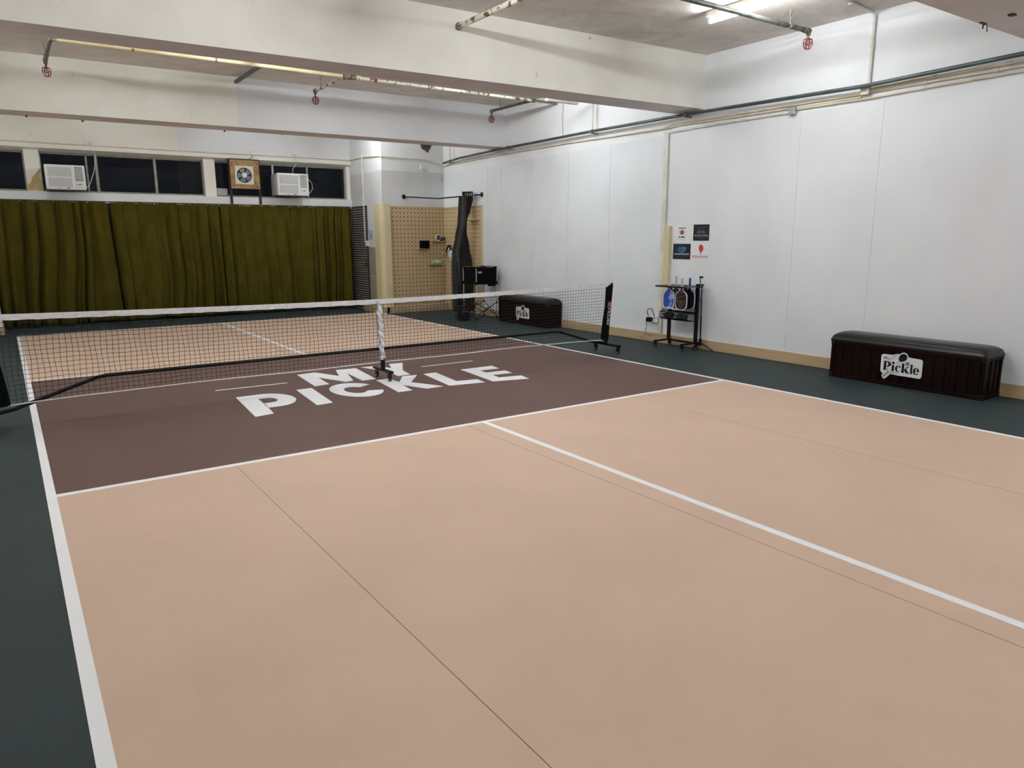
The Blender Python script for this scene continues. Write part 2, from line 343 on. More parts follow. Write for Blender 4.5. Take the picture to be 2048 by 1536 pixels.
# right column (boxed-out corner) and left column
colm = MB().b(3.16,XR,6.38,8.25,0,ZC)
CR = struct(colm.build('wall_column_right', PAINTW), 'boxed-out wall corner carrying the pegboard')
MB().b(3.152,3.162,6.372,7.93,1.30,2.775).build('grey_lining', GREYL, CR)
MB().b(3.152,XR,6.370,6.380,2.08,2.775).build('grey_lining', GREYL, CR)
CTL = MB().b(3.150,3.162,6.38,7.10,.12,.70).b(3.150,3.162,6.38,7.10,.706,1.295).build('wall_tile', TILE, CR, bevel=.002)
MB().prism([(3.995,3.34),(4.03,3.30),(4.045,3.235),(4.10,3.205),(4.13,3.195),(4.165,3.17),(4.19,3.16),(4.20,3.20),(4.235,3.24),(4.27,3.30),(4.28,3.34)], lambda u,v,d:(u,d,v), 6.366, 6.381).build('broken_hole', mat('dark_broken_concrete',(.035,.03,.025),rough=.95,rgb2=(.12,.09,.06),scale=22,lo=.5,hi=.42,bump=.8,bscale=30), CR)['label']='dark broken hole in the plaster'
struct(MB().b(XL,-3.215,6.85,8.25,0,ZC).build('wall_column_left', PAINT), 'cream column edge at the far left')
struct(MB().b(XL,-3.195,6.83,7.75,0,.13).build('baseboard_left', WOOD))
# skirtings
struct(MB().b(4.505,XR,YB,6.22,0,.128).build('baseboard_right', WOOD, bevel=.004), 'beige skirting along the right wall')
struct(MB().b(3.10,XR,6.22,6.38,0,.125).b(2.98,3.155,6.22,7.10,0,.12).build('baseboard_far', WOOD, bevel=.004), 'beige plinth under the pegboard')
# lining sheets of the right wall
def sheets(ys, tops, m, nm, wr):
    out = []
    for i in range(len(ys)-1):
        a, c = ys[i], ys[i+1]; za, zc = tops[i], tops[i+1]; g_ = .0012 if nm == 'lining_sheet' and m is LINING else .002
        b = MB(); x0, x1 = 4.531, XR
        P = [(a+g_,.128),(c-g_,.128),(c-g_,zc),(a+g_,za)]
        b.add([(x0,y,z) for y,z in P]+[(x1,y,z) for y,z in P], [(0,1,2,3),(4,5,6,7),(0,1,5,4),(1,2,6,5),(2,3,7,6),(3,0,4,7)])
        out.append(b.build(nm, m, wr))
    return out
WR = bpy.data.objects['wall_right']
sheets([.255,1.34,2.33,3.28,4.24,4.72,6.37], [2.842,2.832,2.82,2.80,2.785,2.78,2.77], LINING2, 'lining_sheet', WR)
sheets([-9.5,-7.0,-4.65,-2.78,-1.83,.165], [2.94,2.92,2.905,2.875,2.86,2.842], LINING, 'lining_sheet', WR)
# upright trunking between the two linings
MB().b(4.50,XR,.17,.205,.13,2.87).b(4.512,XR,.205,.25,.13,2.885).build('cable_trunking', CONDW, WR, bevel=.003)['label'] = 'upright white cable trunking'
o = MB().b(4.482,4.53,.062,.168,.50,1.635).build('wall_batten', CREAMP, bevel=.003)
tag(o, 'upright cream batten fixed to the right wall behind the paddle rack', 'batten')

# door in the column face, seen very obliquely
D = struct(MB().b(3.128,3.152,7.12,7.145,.005,2.13).b(3.128,3.152,7.86,7.885,.005,2.13).b(3.128,3.152,7.12,7.885,2.105,2.13).build('door_1', mat('dark_door_frame',(.035,.035,.035),rough=.5)), 'dark grey slatted door at the end of the curtains')
sl = MB(); sl.b(3.142,3.152,7.145,7.86,.02,2.105); sl.mi(1)
for i in range(43):
    z = .05+i*.0478
    sl.add([(3.143,7.145,z),(3.143,7.86,z),(3.122,7.86,z+.016),(3.122,7.145,z+.016),(3.143,7.145,z+.032),(3.143,7.86,z+.032)], [(0,1,2,3),(3,2,5,4),(0,3,4),(1,5,2)])
sl.build('slatted_panel', [mat('door_shadow',(.02,.02,.02)), mat('grey_slat',(.27,.255,.245),rough=.5,var=.15,scale=6)], D)
kb = MB().lathe([(.028,0),(.028,.012),(.010,.016),(.010,.035),(.024,.045),(.028,.06),(.020,.075),(.004,.078)], (0,0,0), 16, 'x')
kb.v = [(3.122-x, 7.20+y, .98+z) for x,y,z in kb.v]; kb.build('door_knob', BRASS, D, smooth=True)
MB().b(3.116,3.122,7.165,7.235,.90,1.05).build('knob_plate', BRASS, D, bevel=.002)

# rounded cream corner guard
b = MB(); pr_ = []
for i in range(17):
    a = math.radians(180+i*90/16*1.0); pr_.append((3.155+.11+.115*math.cos(a)*1.05-.008, 6.37+.105+.118*math.sin(a)-.008))
outer = [(3.062,6.60)]+arc(3.165,6.385,.103,.103,180,270,12)+[(3.27,6.282)]
inner = [(3.27,6.366),(3.152,6.366),(3.15,6.60)]
b.prism(outer+inner, lambda u,v,d:(u,v,d), .125, 2.135)
tag(b.build('corner_guard', CREAMP, smooth=True), 'tall rounded cream corner guard beside the pegboard', 'corner guard')

# ------------------------------------------------------------------ ceiling lamps
def lamp(x, y, ln, k, vis):
    lab = 'bright fluorescent tube lamp on the ceiling at top right' if vis == 0 else 'fluorescent tube lamp on the ceiling, %s, %s' % ({0:'between the two nearest beams',1:'between the near and far beams',2:'beyond the far beam',3:'behind the camera'}[vis//3], 'right row' if x > 2 else 'left row' if x < -2 else 'middle row')
    t = thing('fluorescent_lamp', lab, 'lamp', (x, y, ZC), 'ceiling tube lamps')
    h = ln/2
    MB().b(-.035,.035,-h,h,-.055,0).b(-.018,.018,-h,h,-.068,-.055).build('lamp_housing', mat('lamp_housing_enamel',(.80,.77,.66),rough=.4,var=.05), t, world=False, bevel=.004)
    e = MB().cyl((0,-h+.035,-.098),(0,h-.035,-.098),.0165,14).build('tube', emis('tube_glow_%d'%vis,(.955,.985,1.0),TUBE_POWER*k), t, world=False, smooth=True)
    for s in (-1,1): MB().b(-.016,.016,s*(h-.02)-.014,s*(h-.02)+.014,-.118,-.055).build('tube_holder', PLASTW, t, world=False, bevel=.003)
for i, (x,y,ln,k) in enumerate(LAMPS): lamp(x,y,ln,k,i)

# ------------------------------------------------------------------ green curtains
def curtain(name, x0, x1, n, amp, label, seed, x0b=None, x1b=None, top=2.122, bottom=.03, lean=0.):
    """pleated cloth: n soft folds of uneven width and depth that drift as they fall"""
    rnd = random.Random(seed); w = x1-x0; x0b = x0 if x0b is None else x0b; x1b = x1 if x1b is None else x1b
    ks = [rnd.uniform(.45,1.6) for _ in range(n)]; tot = sum(ks); cs = [0]
    for k in ks: cs.append(cs[-1]+k/tot)
    am = [rnd.uniform(.35,1.2) for _ in range(n)]; sk = [rnd.uniform(-.32,.32) for _ in range(n)]; ph = [rnd.uniform(0,6.28) for _ in range(8)]
    def fn(u, v):
        z = bottom+(top-bottom)*v; low = 1-v; wv = math.sin(math.pi*u)
        us = min(max(u+wv*(.030*math.sin(2.6*v+ph[0])+.012*math.sin(7*v+ph[1])+lean*low),0),1)
        i = 0
        while i < n-1 and us > cs[i+1]: i += 1
        t = (us-cs[i])/(cs[i+1]-cs[i]); q = min(max(t+sk[i]*math.sin(math.pi*t)**2*(.4+low),0),1)
        f = math.sin(math.pi*q)**.62*am[i]*(.5+.7*low**.7)
        f += .16*math.sin(2*math.pi*us*n*1.3+ph[2]+2.2*v)*(.25+low)*.5
        gather = .010*math.sin(2*math.pi*us*n*3.7+ph[3])*max(0,(v-.90)/.10)
        y = 7.862-amp*f-gather-.010*low
        if v > .995: z += .008*math.sin(u*n*2.3+ph[4])-.006
        if v < .005: z += .012*math.sin(u*n*1.3+ph[5])
        xa = x0+(x0b-x0)*low; xb = x1+(x1b-x1)*low
        return (xa+(xb-xa)*u+.006*math.sin(9*v+ph[6])*wv, y, z)
    o = MB().grid(int(n*34), 44, fn).build(name, OLIVE, smooth=False, solid=.004)
    for p in o.data.polygons: p.use_smooth = True
    return tag(o, label, 'curtain', 'olive curtains under the far windows')
curtain('curtain', -3.19, -1.46, 8, .165, 'leftmost olive velvet curtain with loose leaning folds', 3, x1b=-1.37, lean=.05)
curtain('curtain', -1.425, .43, 9, .115, 'olive curtain right of the gap, below the middle window band', 11, x0b=-1.345, x1b=.44, lean=.02)
curtain('curtain', .445, 2.25, 9, .085, 'flat olive curtain below the fan and right air conditioner', 5, lean=.01)
curtain('curtain', 2.24, 3.08, 7, .165, 'bunched olive curtain at the right end beside the slatted door', 8, lean=.06)
tag(MB().cyl((-3.2,7.86,2.105),(3.14,7.86,2.105),.009,8).build('curtain_rail', CONDW), 'thin pale rail carrying the olive curtains', 'curtain rail')

# ------------------------------------------------------------------ air conditioners
def aircon(x0, z0, w, h, yf, label):
    t = thing('air_conditioner', label, 'air conditioner', (x0+w/2, 8.06, z0), 'window air conditioners')
    X0, X1, Z1 = -w/2, w/2, h; F = yf-8.06
    MB().b(X0+.02,X1-.02,F+.10,0,.015,Z1-.012).build('cabinet', mat('ac_cabinet_grey',(.55,.56,.57),rough=.5,var=.08), t, world=False, bevel=.006)
    MB().b(X0,X1,F,F+.12,0,Z1).build('front_panel', PLASTW, t, world=False, bevel=.014, seg=3)
    fy = F-.004; gx0, gx1 = X0+.045, X0+w*.655
    for a, c in ((Z1*.535,Z1*.905),(Z1*.115,Z1*.475)):
        g = MB().b(gx0,gx1,fy,F+.01,a,c); g.mi(1); n = 12
        for i in range(n):
            z = a+(c-a)*(i+.3)/n; g.b(gx0+.004,gx1-.004,fy-.003,fy+.001,z,z+(c-a)/n*.45)
        g.build('intake_grille', [PLASTG, PLASTW], t, world=False)
    vx0, vx1 = X0+w*.735, X1-.035
    g = MB().b(vx0,vx1,fy,F+.01,Z1*.36,Z1*.93); g.mi(1); n = 15
    for i in range(n):
        z = Z1*.37+Z1*.55*i/n; g.b(vx0,vx1,fy-.006,fy+.001,z,z+Z1*.55/n*.48)
    g.build('outlet_louvre', [DARKV, PLASTW], t, world=False)
    cp = MB().b(vx0+.005,vx1-.002,fy-.002,F+.01,Z1*.10,Z1*.325).build('control_panel', WHITE, t, world=False, bevel=.004)
    cxx = (vx0+vx1)/2
    MB().cyl((cxx,fy-.001,Z1*.225),(cxx,fy-.018,Z1*.225),.011,14).build('knob', INK, cp, world=False)
    for dx in (-.035,.035):
        MB().b(cxx+dx-.010,cxx+dx+.010,fy-.0035,fy,Z1*.21,Z1*.25).build('printed_mark', mat('grey_marks',(.45,.45,.47)), cp, world=False)
    MB().b(X0+w*.29,X0+w*.35,fy-.002,F+.005,Z1*.045,Z1*.06).build('small_badge', INK, t, world=False); MB().b(X0+w*.53,X0+w*.575,fy-.002,F+.005,Z1*.05,Z1*.085).build('small_badge', INK, t, world=False)
    return t
A1 = aircon(-2.345, 2.30, .585, .405, 7.66, 'white window air conditioner in the left window band')
A2 = aircon(1.50, 2.31, .62, .425, 7.58, 'white window air conditioner sticking out right of the fan')
MB().tube([(-1.625,7.895,3.07),(-1.60,7.88,3.0),(-1.555,7.88,2.93),(-1.56,7.92,2.80),(-1.60,7.95,2.62),(-1.665,7.96,2.45),(-1.71,7.9,2.37),(-1.775,7.86,2.36)], .006, 6).build('power_cord', CONDW, A1, smooth=True)
MB().tube([(1.99,7.895,3.09),(2.0,7.85,2.98),(1.96,7.85,2.90),(1.90,7.84,2.84),(1.88,7.78,2.76),(1.90,7.76,2.72)], .005, 6).build('power_cord', CONDW, A2, smooth=True)
MB().tube([(2.095,7.72,2.66),(2.16,7.74,2.66),(2.25,7.76,2.58),(2.27,7.78,2.47),(2.20,7.76,2.38),(2.10,7.72,2.36)], .006, 6).build('drain_hose', CONDW, A2, smooth=True)
# fan on a plywood board held by rusty uprights
FT = thing('exhaust_fan', 'white exhaust fan on a weathered plywood board between rusty uprights', 'fan', (.955,7.95,2.13))
for x in (.685,1.235): MB().b(x-.022,x+.022,7.868,7.90,2.14,2.98).build('upright', DARKST, FT)
MB().b(.69,1.235,7.846,7.868,2.425,2.965).build('plywood_board', PLY, FT, bevel=.004)
MB().b(.69,1.235,7.85,7.872,2.962,2.985).build('board_edge', DARKST, FT)
for x,z in ((.73,2.90),(1.19,2.89),(.73,2.475),(1.18,2.47)): MB().cyl((x,7.846,z),(x,7.838,z),.012,8).build('bolt', DARKST, FT)
fb = MB(); cx_, cz_ = .943, 2.678; R_ = .142
ring = arc(cx_,cz_,R_,R_,0,360,40)[:-1]
sq = []
for i in range(40):
    a = 2*math.pi*i/40; k = .172/max(abs(math.cos(a)),abs(math.sin(a))); sq.append((cx_+k*math.cos(a), cz_+k*math.sin(a)))
vs = [(x,7.822,z) for x,z in sq]+[(x,7.822,z) for x,z in ring]+[(x,7.846,z) for x,z in sq]+[(x,7.846,z) for x,z in ring]
fs = []
for i in range(40):
    j = (i+1)%40; fs += [(i,j,40+j,40+i),(80+i,80+j,j,i),(40+i,40+j,120+j,120+i)]
fb.add(vs, fs).build('fan_frame', mat('aged_white_plastic',(.72,.70,.60),rough=.4,var=.06,scale=7), FT)
MB().cyl((cx_,7.845,cz_),(cx_,7.843,cz_),R_+.005,36).build('duct_opening', mat('black_duct',(.008,.008,.009)), FT)
for i in range(5):
    a = math.radians(90+20+72*i); b = MB(); P = []
    for r, w in ((.045,.022),(.08,.040),(.115,.052),(.134,.046)):
        P.append((r,w))
    vs = []; 
    for r, w in P:
        for s_, yy in ((-1,7.838),(1,7.828)):
            aa = a+s_*w/r*1.0; vs.append((cx_+r*math.cos(aa), yy, cz_+r*math.sin(aa)))
    b.add(vs, [(0,1,3,2),(2,3,5,4),(4,5,7,6)]).build('fan_blade', mat('grey_blade',(.20,.205,.215),rough=.3,var=.15,scale=8), FT, solid=.002)
MB().lathe([(.048,0),(.048,.012),(.040,.022),(.018,.026)], (0,0,0), 24, 'y')
hb = MB().cyl((cx_,7.835,cz_),(cx_,7.812,cz_),.047,24).cyl((cx_,7.812,cz_),(cx_,7.806,cz_),.042,24,.03); hb.build('hub', PLASTW, FT, smooth=True)
MB().tube([(1.155,7.89,3.075),(1.12,7.86,3.02),(1.06,7.86,2.985),(1.0,7.865,2.98)], .006, 6).build('power_cord', mat('grey_cord',(.25,.25,.24)), FT, smooth=True)
# perforated white sheet in window, left of the fan
tag(MB().b(.462,.655,8.03,8.045,2.30,2.43).build('patch_board', mat('speckled_board',(.62,.62,.60),rough=.8,rgb2=(.35,.34,.32),scale=60,lo=.42,hi=.5)), 'speckled white board patched into the window left of the fan', 'board')
# sockets and conduit above the windows
def wallbox(name, m, x, y, z, w, h, d, label, cat, group=None, plug=None, ax='y'):
    if ax == 'y': o = MB().b(x-w/2,x+w/2,y-d,y,z-h/2,z+h/2).build(name, m, bevel=.004)
    else: o = MB().b(x-d,x,y-w/2,y+w/2,z-h/2,z+h/2).build(name, m, bevel=.004)
    tag(o, label, cat, group)
    if plug:
        if ax == 'y': MB().lathe([(.022,0),(.020,-.03),(.008,-.045)], (x+plug,y-d,z-.012), 12, 'y').build('plug', PLASTW, o)
    return o
wallbox('wall_socket', PLASTW, -1.625, 7.918, 3.115, .115, .09, .03, 'white socket with plug above the left air conditioner', 'socket', plug=.012)
wallbox('wall_switch', PLASTW, 1.157, 7.918, 3.115, .095, .085, .03, 'white switch box above the exhaust fan', 'switch')
wallbox('wall_socket', PLASTW, 1.985, 7.918, 3.14, .085, .08, .03, 'white socket with plug above the right air conditioner', 'socket', plug=.01)
def pipe(name, pts, r, m, label, cat, group=None, clips=(), clipm=None, n=8):
    o = MB().tube(pts, r, n).build(name, m, smooth=True); tag(o, label, cat, group)
    for c in clips:
        c0, c1 = Vector(c[0]), Vector(c[1]); MB().cyl(c0, c1, r*1.5, 10).build('pipe_clip', clipm or m, o)
    return o
pipe('conduit_pipe', [(-3.21,7.905,3.066),(0,7.905,3.07),(3.15,7.905,3.085),(3.142,7.8,3.085),(3.14,7.21,3.085),(3.14,6.40,3.04),(3.15,6.36,3.03),(4.1,6.358,3.015),(4.2,6.35,2.99),(4.5,6.33,2.93)], .010, CONDC, 'thin cream conduit running above the windows and round the column', 'conduit')
pipe('conduit_pipe', [(3.135,7.235,3.14),(3.135,7.235,1.40)], .016, CONDW, 'upright white conduit beside the slatted door', 'conduit', clips=[((3.135,7.235,z-.015),(3.135,7.235,z+.015)) for z in (2.62,2.42,2.15)])
o = wallbox('switch_box', PLASTW, 3.152, 7.15, 1.37, .12, .11, .035, 'white switch box at the foot of the conduit beside the door', 'switch', ax='x')
o = tag(MB().b(3.146,3.151,6.885,7.075,1.44,1.635).build('paper_notice', mat('pale_blue_paper',(.42,.55,.62),rough=.6,var=.1,scale=20)), 'pale blue notice on the column right of the slatted door', 'notice')
b = MB()
for z in (1.61,1.575,1.53,1.49,1.465): b.b(3.1445,3.146,6.93+.02*(z*37%1),7.04,z-.005,z+.005)
b.b(3.1445,3.146,6.95,7.0,1.50,1.54).build('printed_lines', mat('blue_ink',(.10,.18,.26)), o)
wallbox('wall_socket', PLASTW, 4.02, 6.369, 2.865, .05, .085, .04, 'small white box high on the column near the corner', 'box')

# ------------------------------------------------------------------ right wall services
def yz(x, P): return [(x,y,z) for y,z in P]
S = pipe('steel_conduit', yz(4.44, [(6.2,2.955),(5.6,3.0),(4.1,3.035),(1.6,3.055),(-.4,3.05),(-2.6,3.015),(-4.7,3.07),(-9.4,3.10)]), .021, TEALP, 'dark grey-green steel conduit running the length of the right wall', 'conduit', clips=[], n=10)
for y, z in ((5.95,2.975),(3.9,3.04),(1.67,3.055),(-.18,3.055),):
    MB().b(4.42,XR,y-.012,y+.012,z-.035,z-.021).cyl((4.44,y-.03,z),(4.44,y+.03,z),.026,10).build('bracket', RUSTY, S)
for y, z1, lab in ((5.95,ZC,'thin hanger rod beside the far corner above the steel conduit'),(1.67,ZC,'hanger rod on the right wall between the two beams')):
    tag(MB().cyl((4.45,y,3.0),(4.45,y,z1),.013,8).build('hanger_rod', CONDC), lab, 'rod')
pipe('conduit_pipe', yz(4.525, [(6.3,2.91),(5.9,2.93),(4.2,2.955),(2.4,2.96),(.3,2.935),(.1,2.975),(-2.53,2.955)]), .011, CONDC, 'upper cream conduit left of the cream junction box', 'conduit', clips=[(yz(4.525,[(y-.02,z)])[0], yz(4.525,[(y+.02,z)])[0]) for y,z in ((4.2,2.955),(-1.2,2.965))])
pipe('conduit_pipe', yz(4.525, [(.25,2.93),(.05,2.95),(-1.2,2.935),(-2.53,2.925)]), .012, CONDC, 'second cream conduit left of the cream junction box', 'conduit', clips=[(yz(4.525,[(y-.02,z)])[0], yz(4.525,[(y+.02,z)])[0]) for y,z in ((-.9,2.94),)])
pipe('conduit_pipe', yz(4.525, [(-2.63,3.005),(-4.2,3.01),(-9.4,3.03)]), .013, CONDC, 'topmost cream conduit right of the cream junction box', 'conduit', clips=[(yz(4.525,[(y-.02,z)])[0], yz(4.525,[(y+.02,z)])[0]) for y,z in ((-3.25,3.007),(-3.9,3.01))])
pipe('conduit_pipe', yz(4.525, [(-2.63,2.965),(-4.2,2.968),(-9.4,2.985)]), .013, CONDC, 'middle cream conduit right of the cream junction box', 'conduit', clips=[(yz(4.525,[(y-.02,z)])[0], yz(4.525,[(y+.02,z)])[0]) for y,z in ((-3.18,2.966),(-3.8,2.968))])
pipe('conduit_pipe', yz(4.525, [(-1.77,2.91),(-2.6,2.90),(-3.2,2.915),(-4.2,2.925),(-9.4,2.94)]), .011, CONDC, 'lowest cream conduit starting at the steel junction box', 'conduit', clips=[(yz(4.525,[(y-.02,z)])[0], yz(4.525,[(y+.02,z)])[0]) for y,z in ((-2.2,2.906),(-3.15,2.914))])
pipe('conduit_pipe', yz(4.53, [(.15,2.875),(-.6,2.885),(-1.68,2.885)]), .013, CONDW, 'white conduit ending at the steel junction box', 'conduit')
wallbox('junction_box', CONDC, 4.535, -2.58, 2.985, .095, .095, .05, 'cream square junction box where the upright conduit meets', 'junction box', ax='x')
wallbox('junction_box', STEELBOX, 4.535, -1.725, 2.895, .085, .085, .055, 'small pale steel junction box below the cream conduits', 'junction box', ax='x')
pipe('conduit_pipe', [(4.522,-2.60,3.03),(4.522,-2.60,3.60),(4.515,-2.60,3.68),(4.49,-2.60,3.725),(4.43,-2.59,3.735),(3.2,-2.72,3.735),(1.5,-2.8,3.735)], .015, CONDW, 'upright cream conduit bending onto the ceiling above the junction box', 'conduit', clips=[((4.522,-2.60,3.40),(4.522,-2.60,3.44)),((4.05,-2.63,3.735),(4.0,-2.635,3.735))])
tag(MB().tube([(4.538,2.49,3.6),(4.53,2.485,3.45),(4.525,2.50,3.41),(4.53,2.49,3.2),(4.53,2.48,3.09),(4.535,2.475,3.06)], .0035, 5).build('loose_wire', mat('grey_cord',(.25,.25,.24))), 'thin loose wire hanging on the right wall between the beams', 'wire')
tag(MB().b(3.70,4.28,1.80,1.87,3.44,3.50).build('ceiling_batten', CONDW, bevel=.006), 'unlit pale batten just below the near beam at the right', 'batten')

# ------------------------------------------------------------------ sprinkler pipes
def head(parent, x, y, z, drop=.03):
    """pendant sprinkler with its red wire guard"""
    h = MB().cyl((x,y,z),(x,y,z-drop-.03),.012,8).cyl((x,y,z-drop-.03),(x,y,z-drop-.045),.018,8).cyl((x,y,z-drop-.045),(x,y,z-drop-.09),.005,6).cyl((x,y,z-drop-.09),(x,y,z-drop-.094),.016,10).build('sprinkler_head', RUSTY, parent)
    g = MB(); zt = z-drop-.03; R = .047
    g.tube(arc3(x,y,zt-.002,.022), .0035, 5, True); g.tube(arc3(x,y,zt-.045,R), .0035, 5, True)
    for i in range(4):
        a = math.pi*i/4+.3; c, s = math.cos(a), math.sin(a)
        g.tube([(x+c*.018,y+s*.018,zt),(x+c*R*.85,y+s*R*.85,zt-.008),(x+c*R,y+s*R,zt-.03),(x+c*R*.98,y+s*R*.98,zt-.065),(x+c*R*.6,y+s*R*.6,zt-.098),(x,y,zt-.105),(x-c*R*.6,y-s*R*.6,zt-.098),(x-c*R*.98,y-s*R*.98,zt-.065),(x-c*R,y-s*R,zt-.03),(x-c*R*.85,y-s*R*.85,zt-.008),(x-c*.018,y-s*.018,zt)], .0042, 5)
    g.build('wire_guard', RED, h); return h
def arc3(x, y, z, r, n=16): return [(x+r*math.cos(2*math.pi*i/n), y+r*math.sin(2*math.pi*i/n), z) for i in range(n)]
def hanger(parent, x, y, z):
    MB().cyl((x,y,z),(x,y,ZC),.005,6).cyl((x-.022,y,z),(x+.022,y,z),.03,10).build('pipe_hanger', RUSTY, parent)
T1 = thing('sprinkler_pipe', 'cream fire sprinkler pipe run with three red caged heads between the two beams', 'sprinkler pipe', (.95,2.66,3.6))
MB().cyl((-2.375,2.66,3.6),(.92,2.66,3.6),.024,12).build('main_pipe', CREAMPIPE, T1, smooth=True)['label'] = 'yellowed cream pipe'
MB().cyl((1.02,2.66,3.6),(4.05,2.655,3.6),.022,12).build('main_pipe', FLAKEPIPE, T1, smooth=True)['label'] = 'pipe with flaking white paint'
MB().cyl((4.05,2.655,3.6),(4.53,2.65,3.6),.018,10).build('main_pipe', RUSTY, T1, smooth=True)
MB().cyl((.90,2.66,3.6),(1.08,2.66,3.6),.035,12).cyl((.96,2.60,3.6),(.96,2.74,3.6),.032,12).build('tee_coupling', RUSTY, T1)
MB().cyl((1.10,2.66,3.6),(1.16,2.66,3.6),.031,12).build('tee_coupling', FLAKEPIPE, T1)
MB().cyl((1.35,2.66,3.6),(1.40,2.66,3.6),.0235,12).build('red_marking_band', REDBAND, T1)
for x0, x1 in ((-2.39,-2.39),(.955,.955),(4.05,4.05)):
    MB().cyl((x0,2.66,3.6),(x1,3.80,3.6),.021,10).build('branch_pipe', GALV if x0 < 0 or x0 > 2 else FLAKEPIPE, T1, smooth=True)
    MB().cyl((x1,3.74,3.6),(x1,3.85,3.6),.027,10).cyl((x1,3.83,3.62),(x1,3.83,3.555),.022,10).build('elbow', RUSTY, T1)
    MB().cyl((x0-.03,2.66,3.6),(x0+.05,2.66,3.6),.031,10).build('tee_coupling', RUSTY, T1)
    head(T1, x1, 3.83, 3.56, .015)
    MB().cyl((x1,3.55,3.6),(x1-.02,3.55,ZC),.004,6).cyl((x1,3.54,3.6),(x1,3.56,3.6),.027,10).build('pipe_hanger', RUSTY, T1)
for x in (-1.6,-.7,2.2): MB().cyl((x-.01,2.66,3.6),(x+.01,2.66,3.6),.029,10).cyl((x,2.66,3.6),(x,2.66,ZC),.004,6).build('pipe_hanger', RUSTY, T1)
T2 = thing('sprinkler_pipe', 'dark grey sprinkler pipe crossing in front of the lit tube at top right', 'sprinkler pipe', (1.0,-2.1,3.6))
MB().cyl((1.0,-2.10,3.6),(3.55,-2.12,3.6),.024,12).build('main_pipe', GALV, T2, smooth=True)
MB().cyl((3.55,-2.12,3.6),(4.10,-2.12,3.6),.024,12).build('main_pipe', GALV, T2, smooth=True)
MB().cyl((4.03,-2.12,3.6),(4.13,-2.12,3.6),.029,10).cyl((4.115,-2.12,3.615),(4.115,-2.12,3.56),.024,10).build('elbow', RUSTY, T2)
MB().cyl((3.79,-2.12,3.6),(3.79,-2.12,ZC),.009,8).cyl((3.77,-2.12,3.6),(3.81,-2.12,3.6),.031,10).build('pipe_hanger', RUSTY, T2)
head(T2, 4.115, -2.12, 3.57, .015)
T3 = thing('sprinkler_pipe', 'flaking cream main pipe coming out of the near face of the near beam', 'sprinkler pipe', (.97,-1.2,3.59))
MB().cyl((.972,-.20,3.585),(1.03,-4.1,3.6),.027,12).build('main_pipe', FLAKEPIPE, T3, smooth=True)
MB().cyl((.97,-.27,3.585),(.97,-.235,3.585),.036,12).build('wall_collar', RUSTY, T3)
T4 = tag(MB().b(-.075,-.035,2.0,4.262,3.66,3.70).build('ceiling_bar', GALV), 'dark steel bar meeting the far beam where its paint changes', 'bar')
T5 = thing('sprinkler_pipe', 'sprinkler pipe beyond the far beam whose red guards just peek out below', 'sprinkler pipe', (0,6.16,3.45))
MB().cyl((-2.1,5.6,3.5),(3.2,5.6,3.5),.022,10).build('main_pipe', CREAMPIPE, T5, smooth=True)
for x in (-1.2,.6,2.6): MB().cyl((x,5.6,3.5),(x,5.6,ZC),.004,6).build('pipe_hanger', RUSTY, T5)
for x in (-2.02,1.2):
    MB().cyl((x,5.6,3.5),(x,6.2,3.5),.02,10).cyl((x,6.2,3.5),(x,6.2,3.40),.016,10).build('branch_pipe', GALV, T5, smooth=True)
    head(T5, x, 6.2, 3.40, .0)
# rusty bar ends under the corner beam
tag(MB().cyl((3.33,-4.17,3.10),(3.33,-4.17,3.06),.006,6).b(3.27,3.36,-4.185,-4.165,3.092,3.100).build('rebar_stub', DARKST), 'larger rusty metal stub under the beam at top right', 'metal stub')
tag(MB().cyl((3.42,-4.16,3.10),(3.425,-4.16,3.055),.004,6).build('rebar_stub', DARKST), 'thin rusty pin right of the larger stub at top right', 'metal stub')
tag(MB().b(3.22,3.27,-4.42,-4.38,3.088,3.10).build('rebar_stub', DARKST), 'dark rust fleck under the corner beam at the right edge', 'metal stub')
for x,y in ((-2.62,4.72),(-1.98,4.78),(-.15,4.70)):
    tag(MB().b(x-.012,x+.012,y-.01,y+.01,3.04,3.066).build('bolt_stub', RUSTY), 'small rusty bolt stub under the far beam, %s' % ('leftmost' if x < -2.5 else 'second from left' if x < -1 else 'rightmost of three'), 'metal stub', 'bolt stubs under the far beam')

# ------------------------------------------------------------------ pegboard corner
pb = thing('pegboard', 'beige pegboard lining the far right corner', 'pegboard', (4.5,6.35,.125))
def peg(name, P, uvw, parent):
    me = bpy.data.meshes.new(name); off = wloc(parent)
    b = MB(); b.b(*P).build
    o = MB().b(*P).build(name, PEGM, parent)
    uvl = o.data.uv_layers.new(name='UVMap')
    for l in o.data.loops:
        c = o.data.vertices[l.vertex_index].co+off
        uvl.data[l.index].uv = ((c.x if uvw == 'x' else c.y)/.0815+.35, c.z/.0815+.3)
    return o
peg('board_panel', (3.268,4.52,6.352,6.370,.25,2.098), 'x', pb); peg('board_panel', (4.512,4.531,4.90,6.352,.25,2.09), 'y', pb)
MB().b(3.268,4.52,6.345,6.375,.125,.25).b(4.505,4.531,4.90,6.352,.128,.25).build('bottom_rail', WOOD, pb)
MB().b(4.507,4.531,4.885,4.90,.128,2.095).build('edge_trim', CREAMP, pb)
def shelf(x0,x1,y0,y1,z,label): return tag(MB().b(x0,x1,y0,y1,z-.012,z).build('peg_shelf', mat('pale_birch',(.62,.48,.27),rough=.5,var=.1), bevel=.002), label, 'shelf', 'small wooden shelves on the pegboard')
shelf(3.87,4.02,6.24,6.352,1.262,'small wooden shelf under the black box')
shelf(4.20,4.50,6.25,6.352,1.418,'wooden shelf holding the white-ringed clock')
shelf(4.12,4.42,6.25,6.352,.945,'wooden shelf holding the green and yellow pouch')
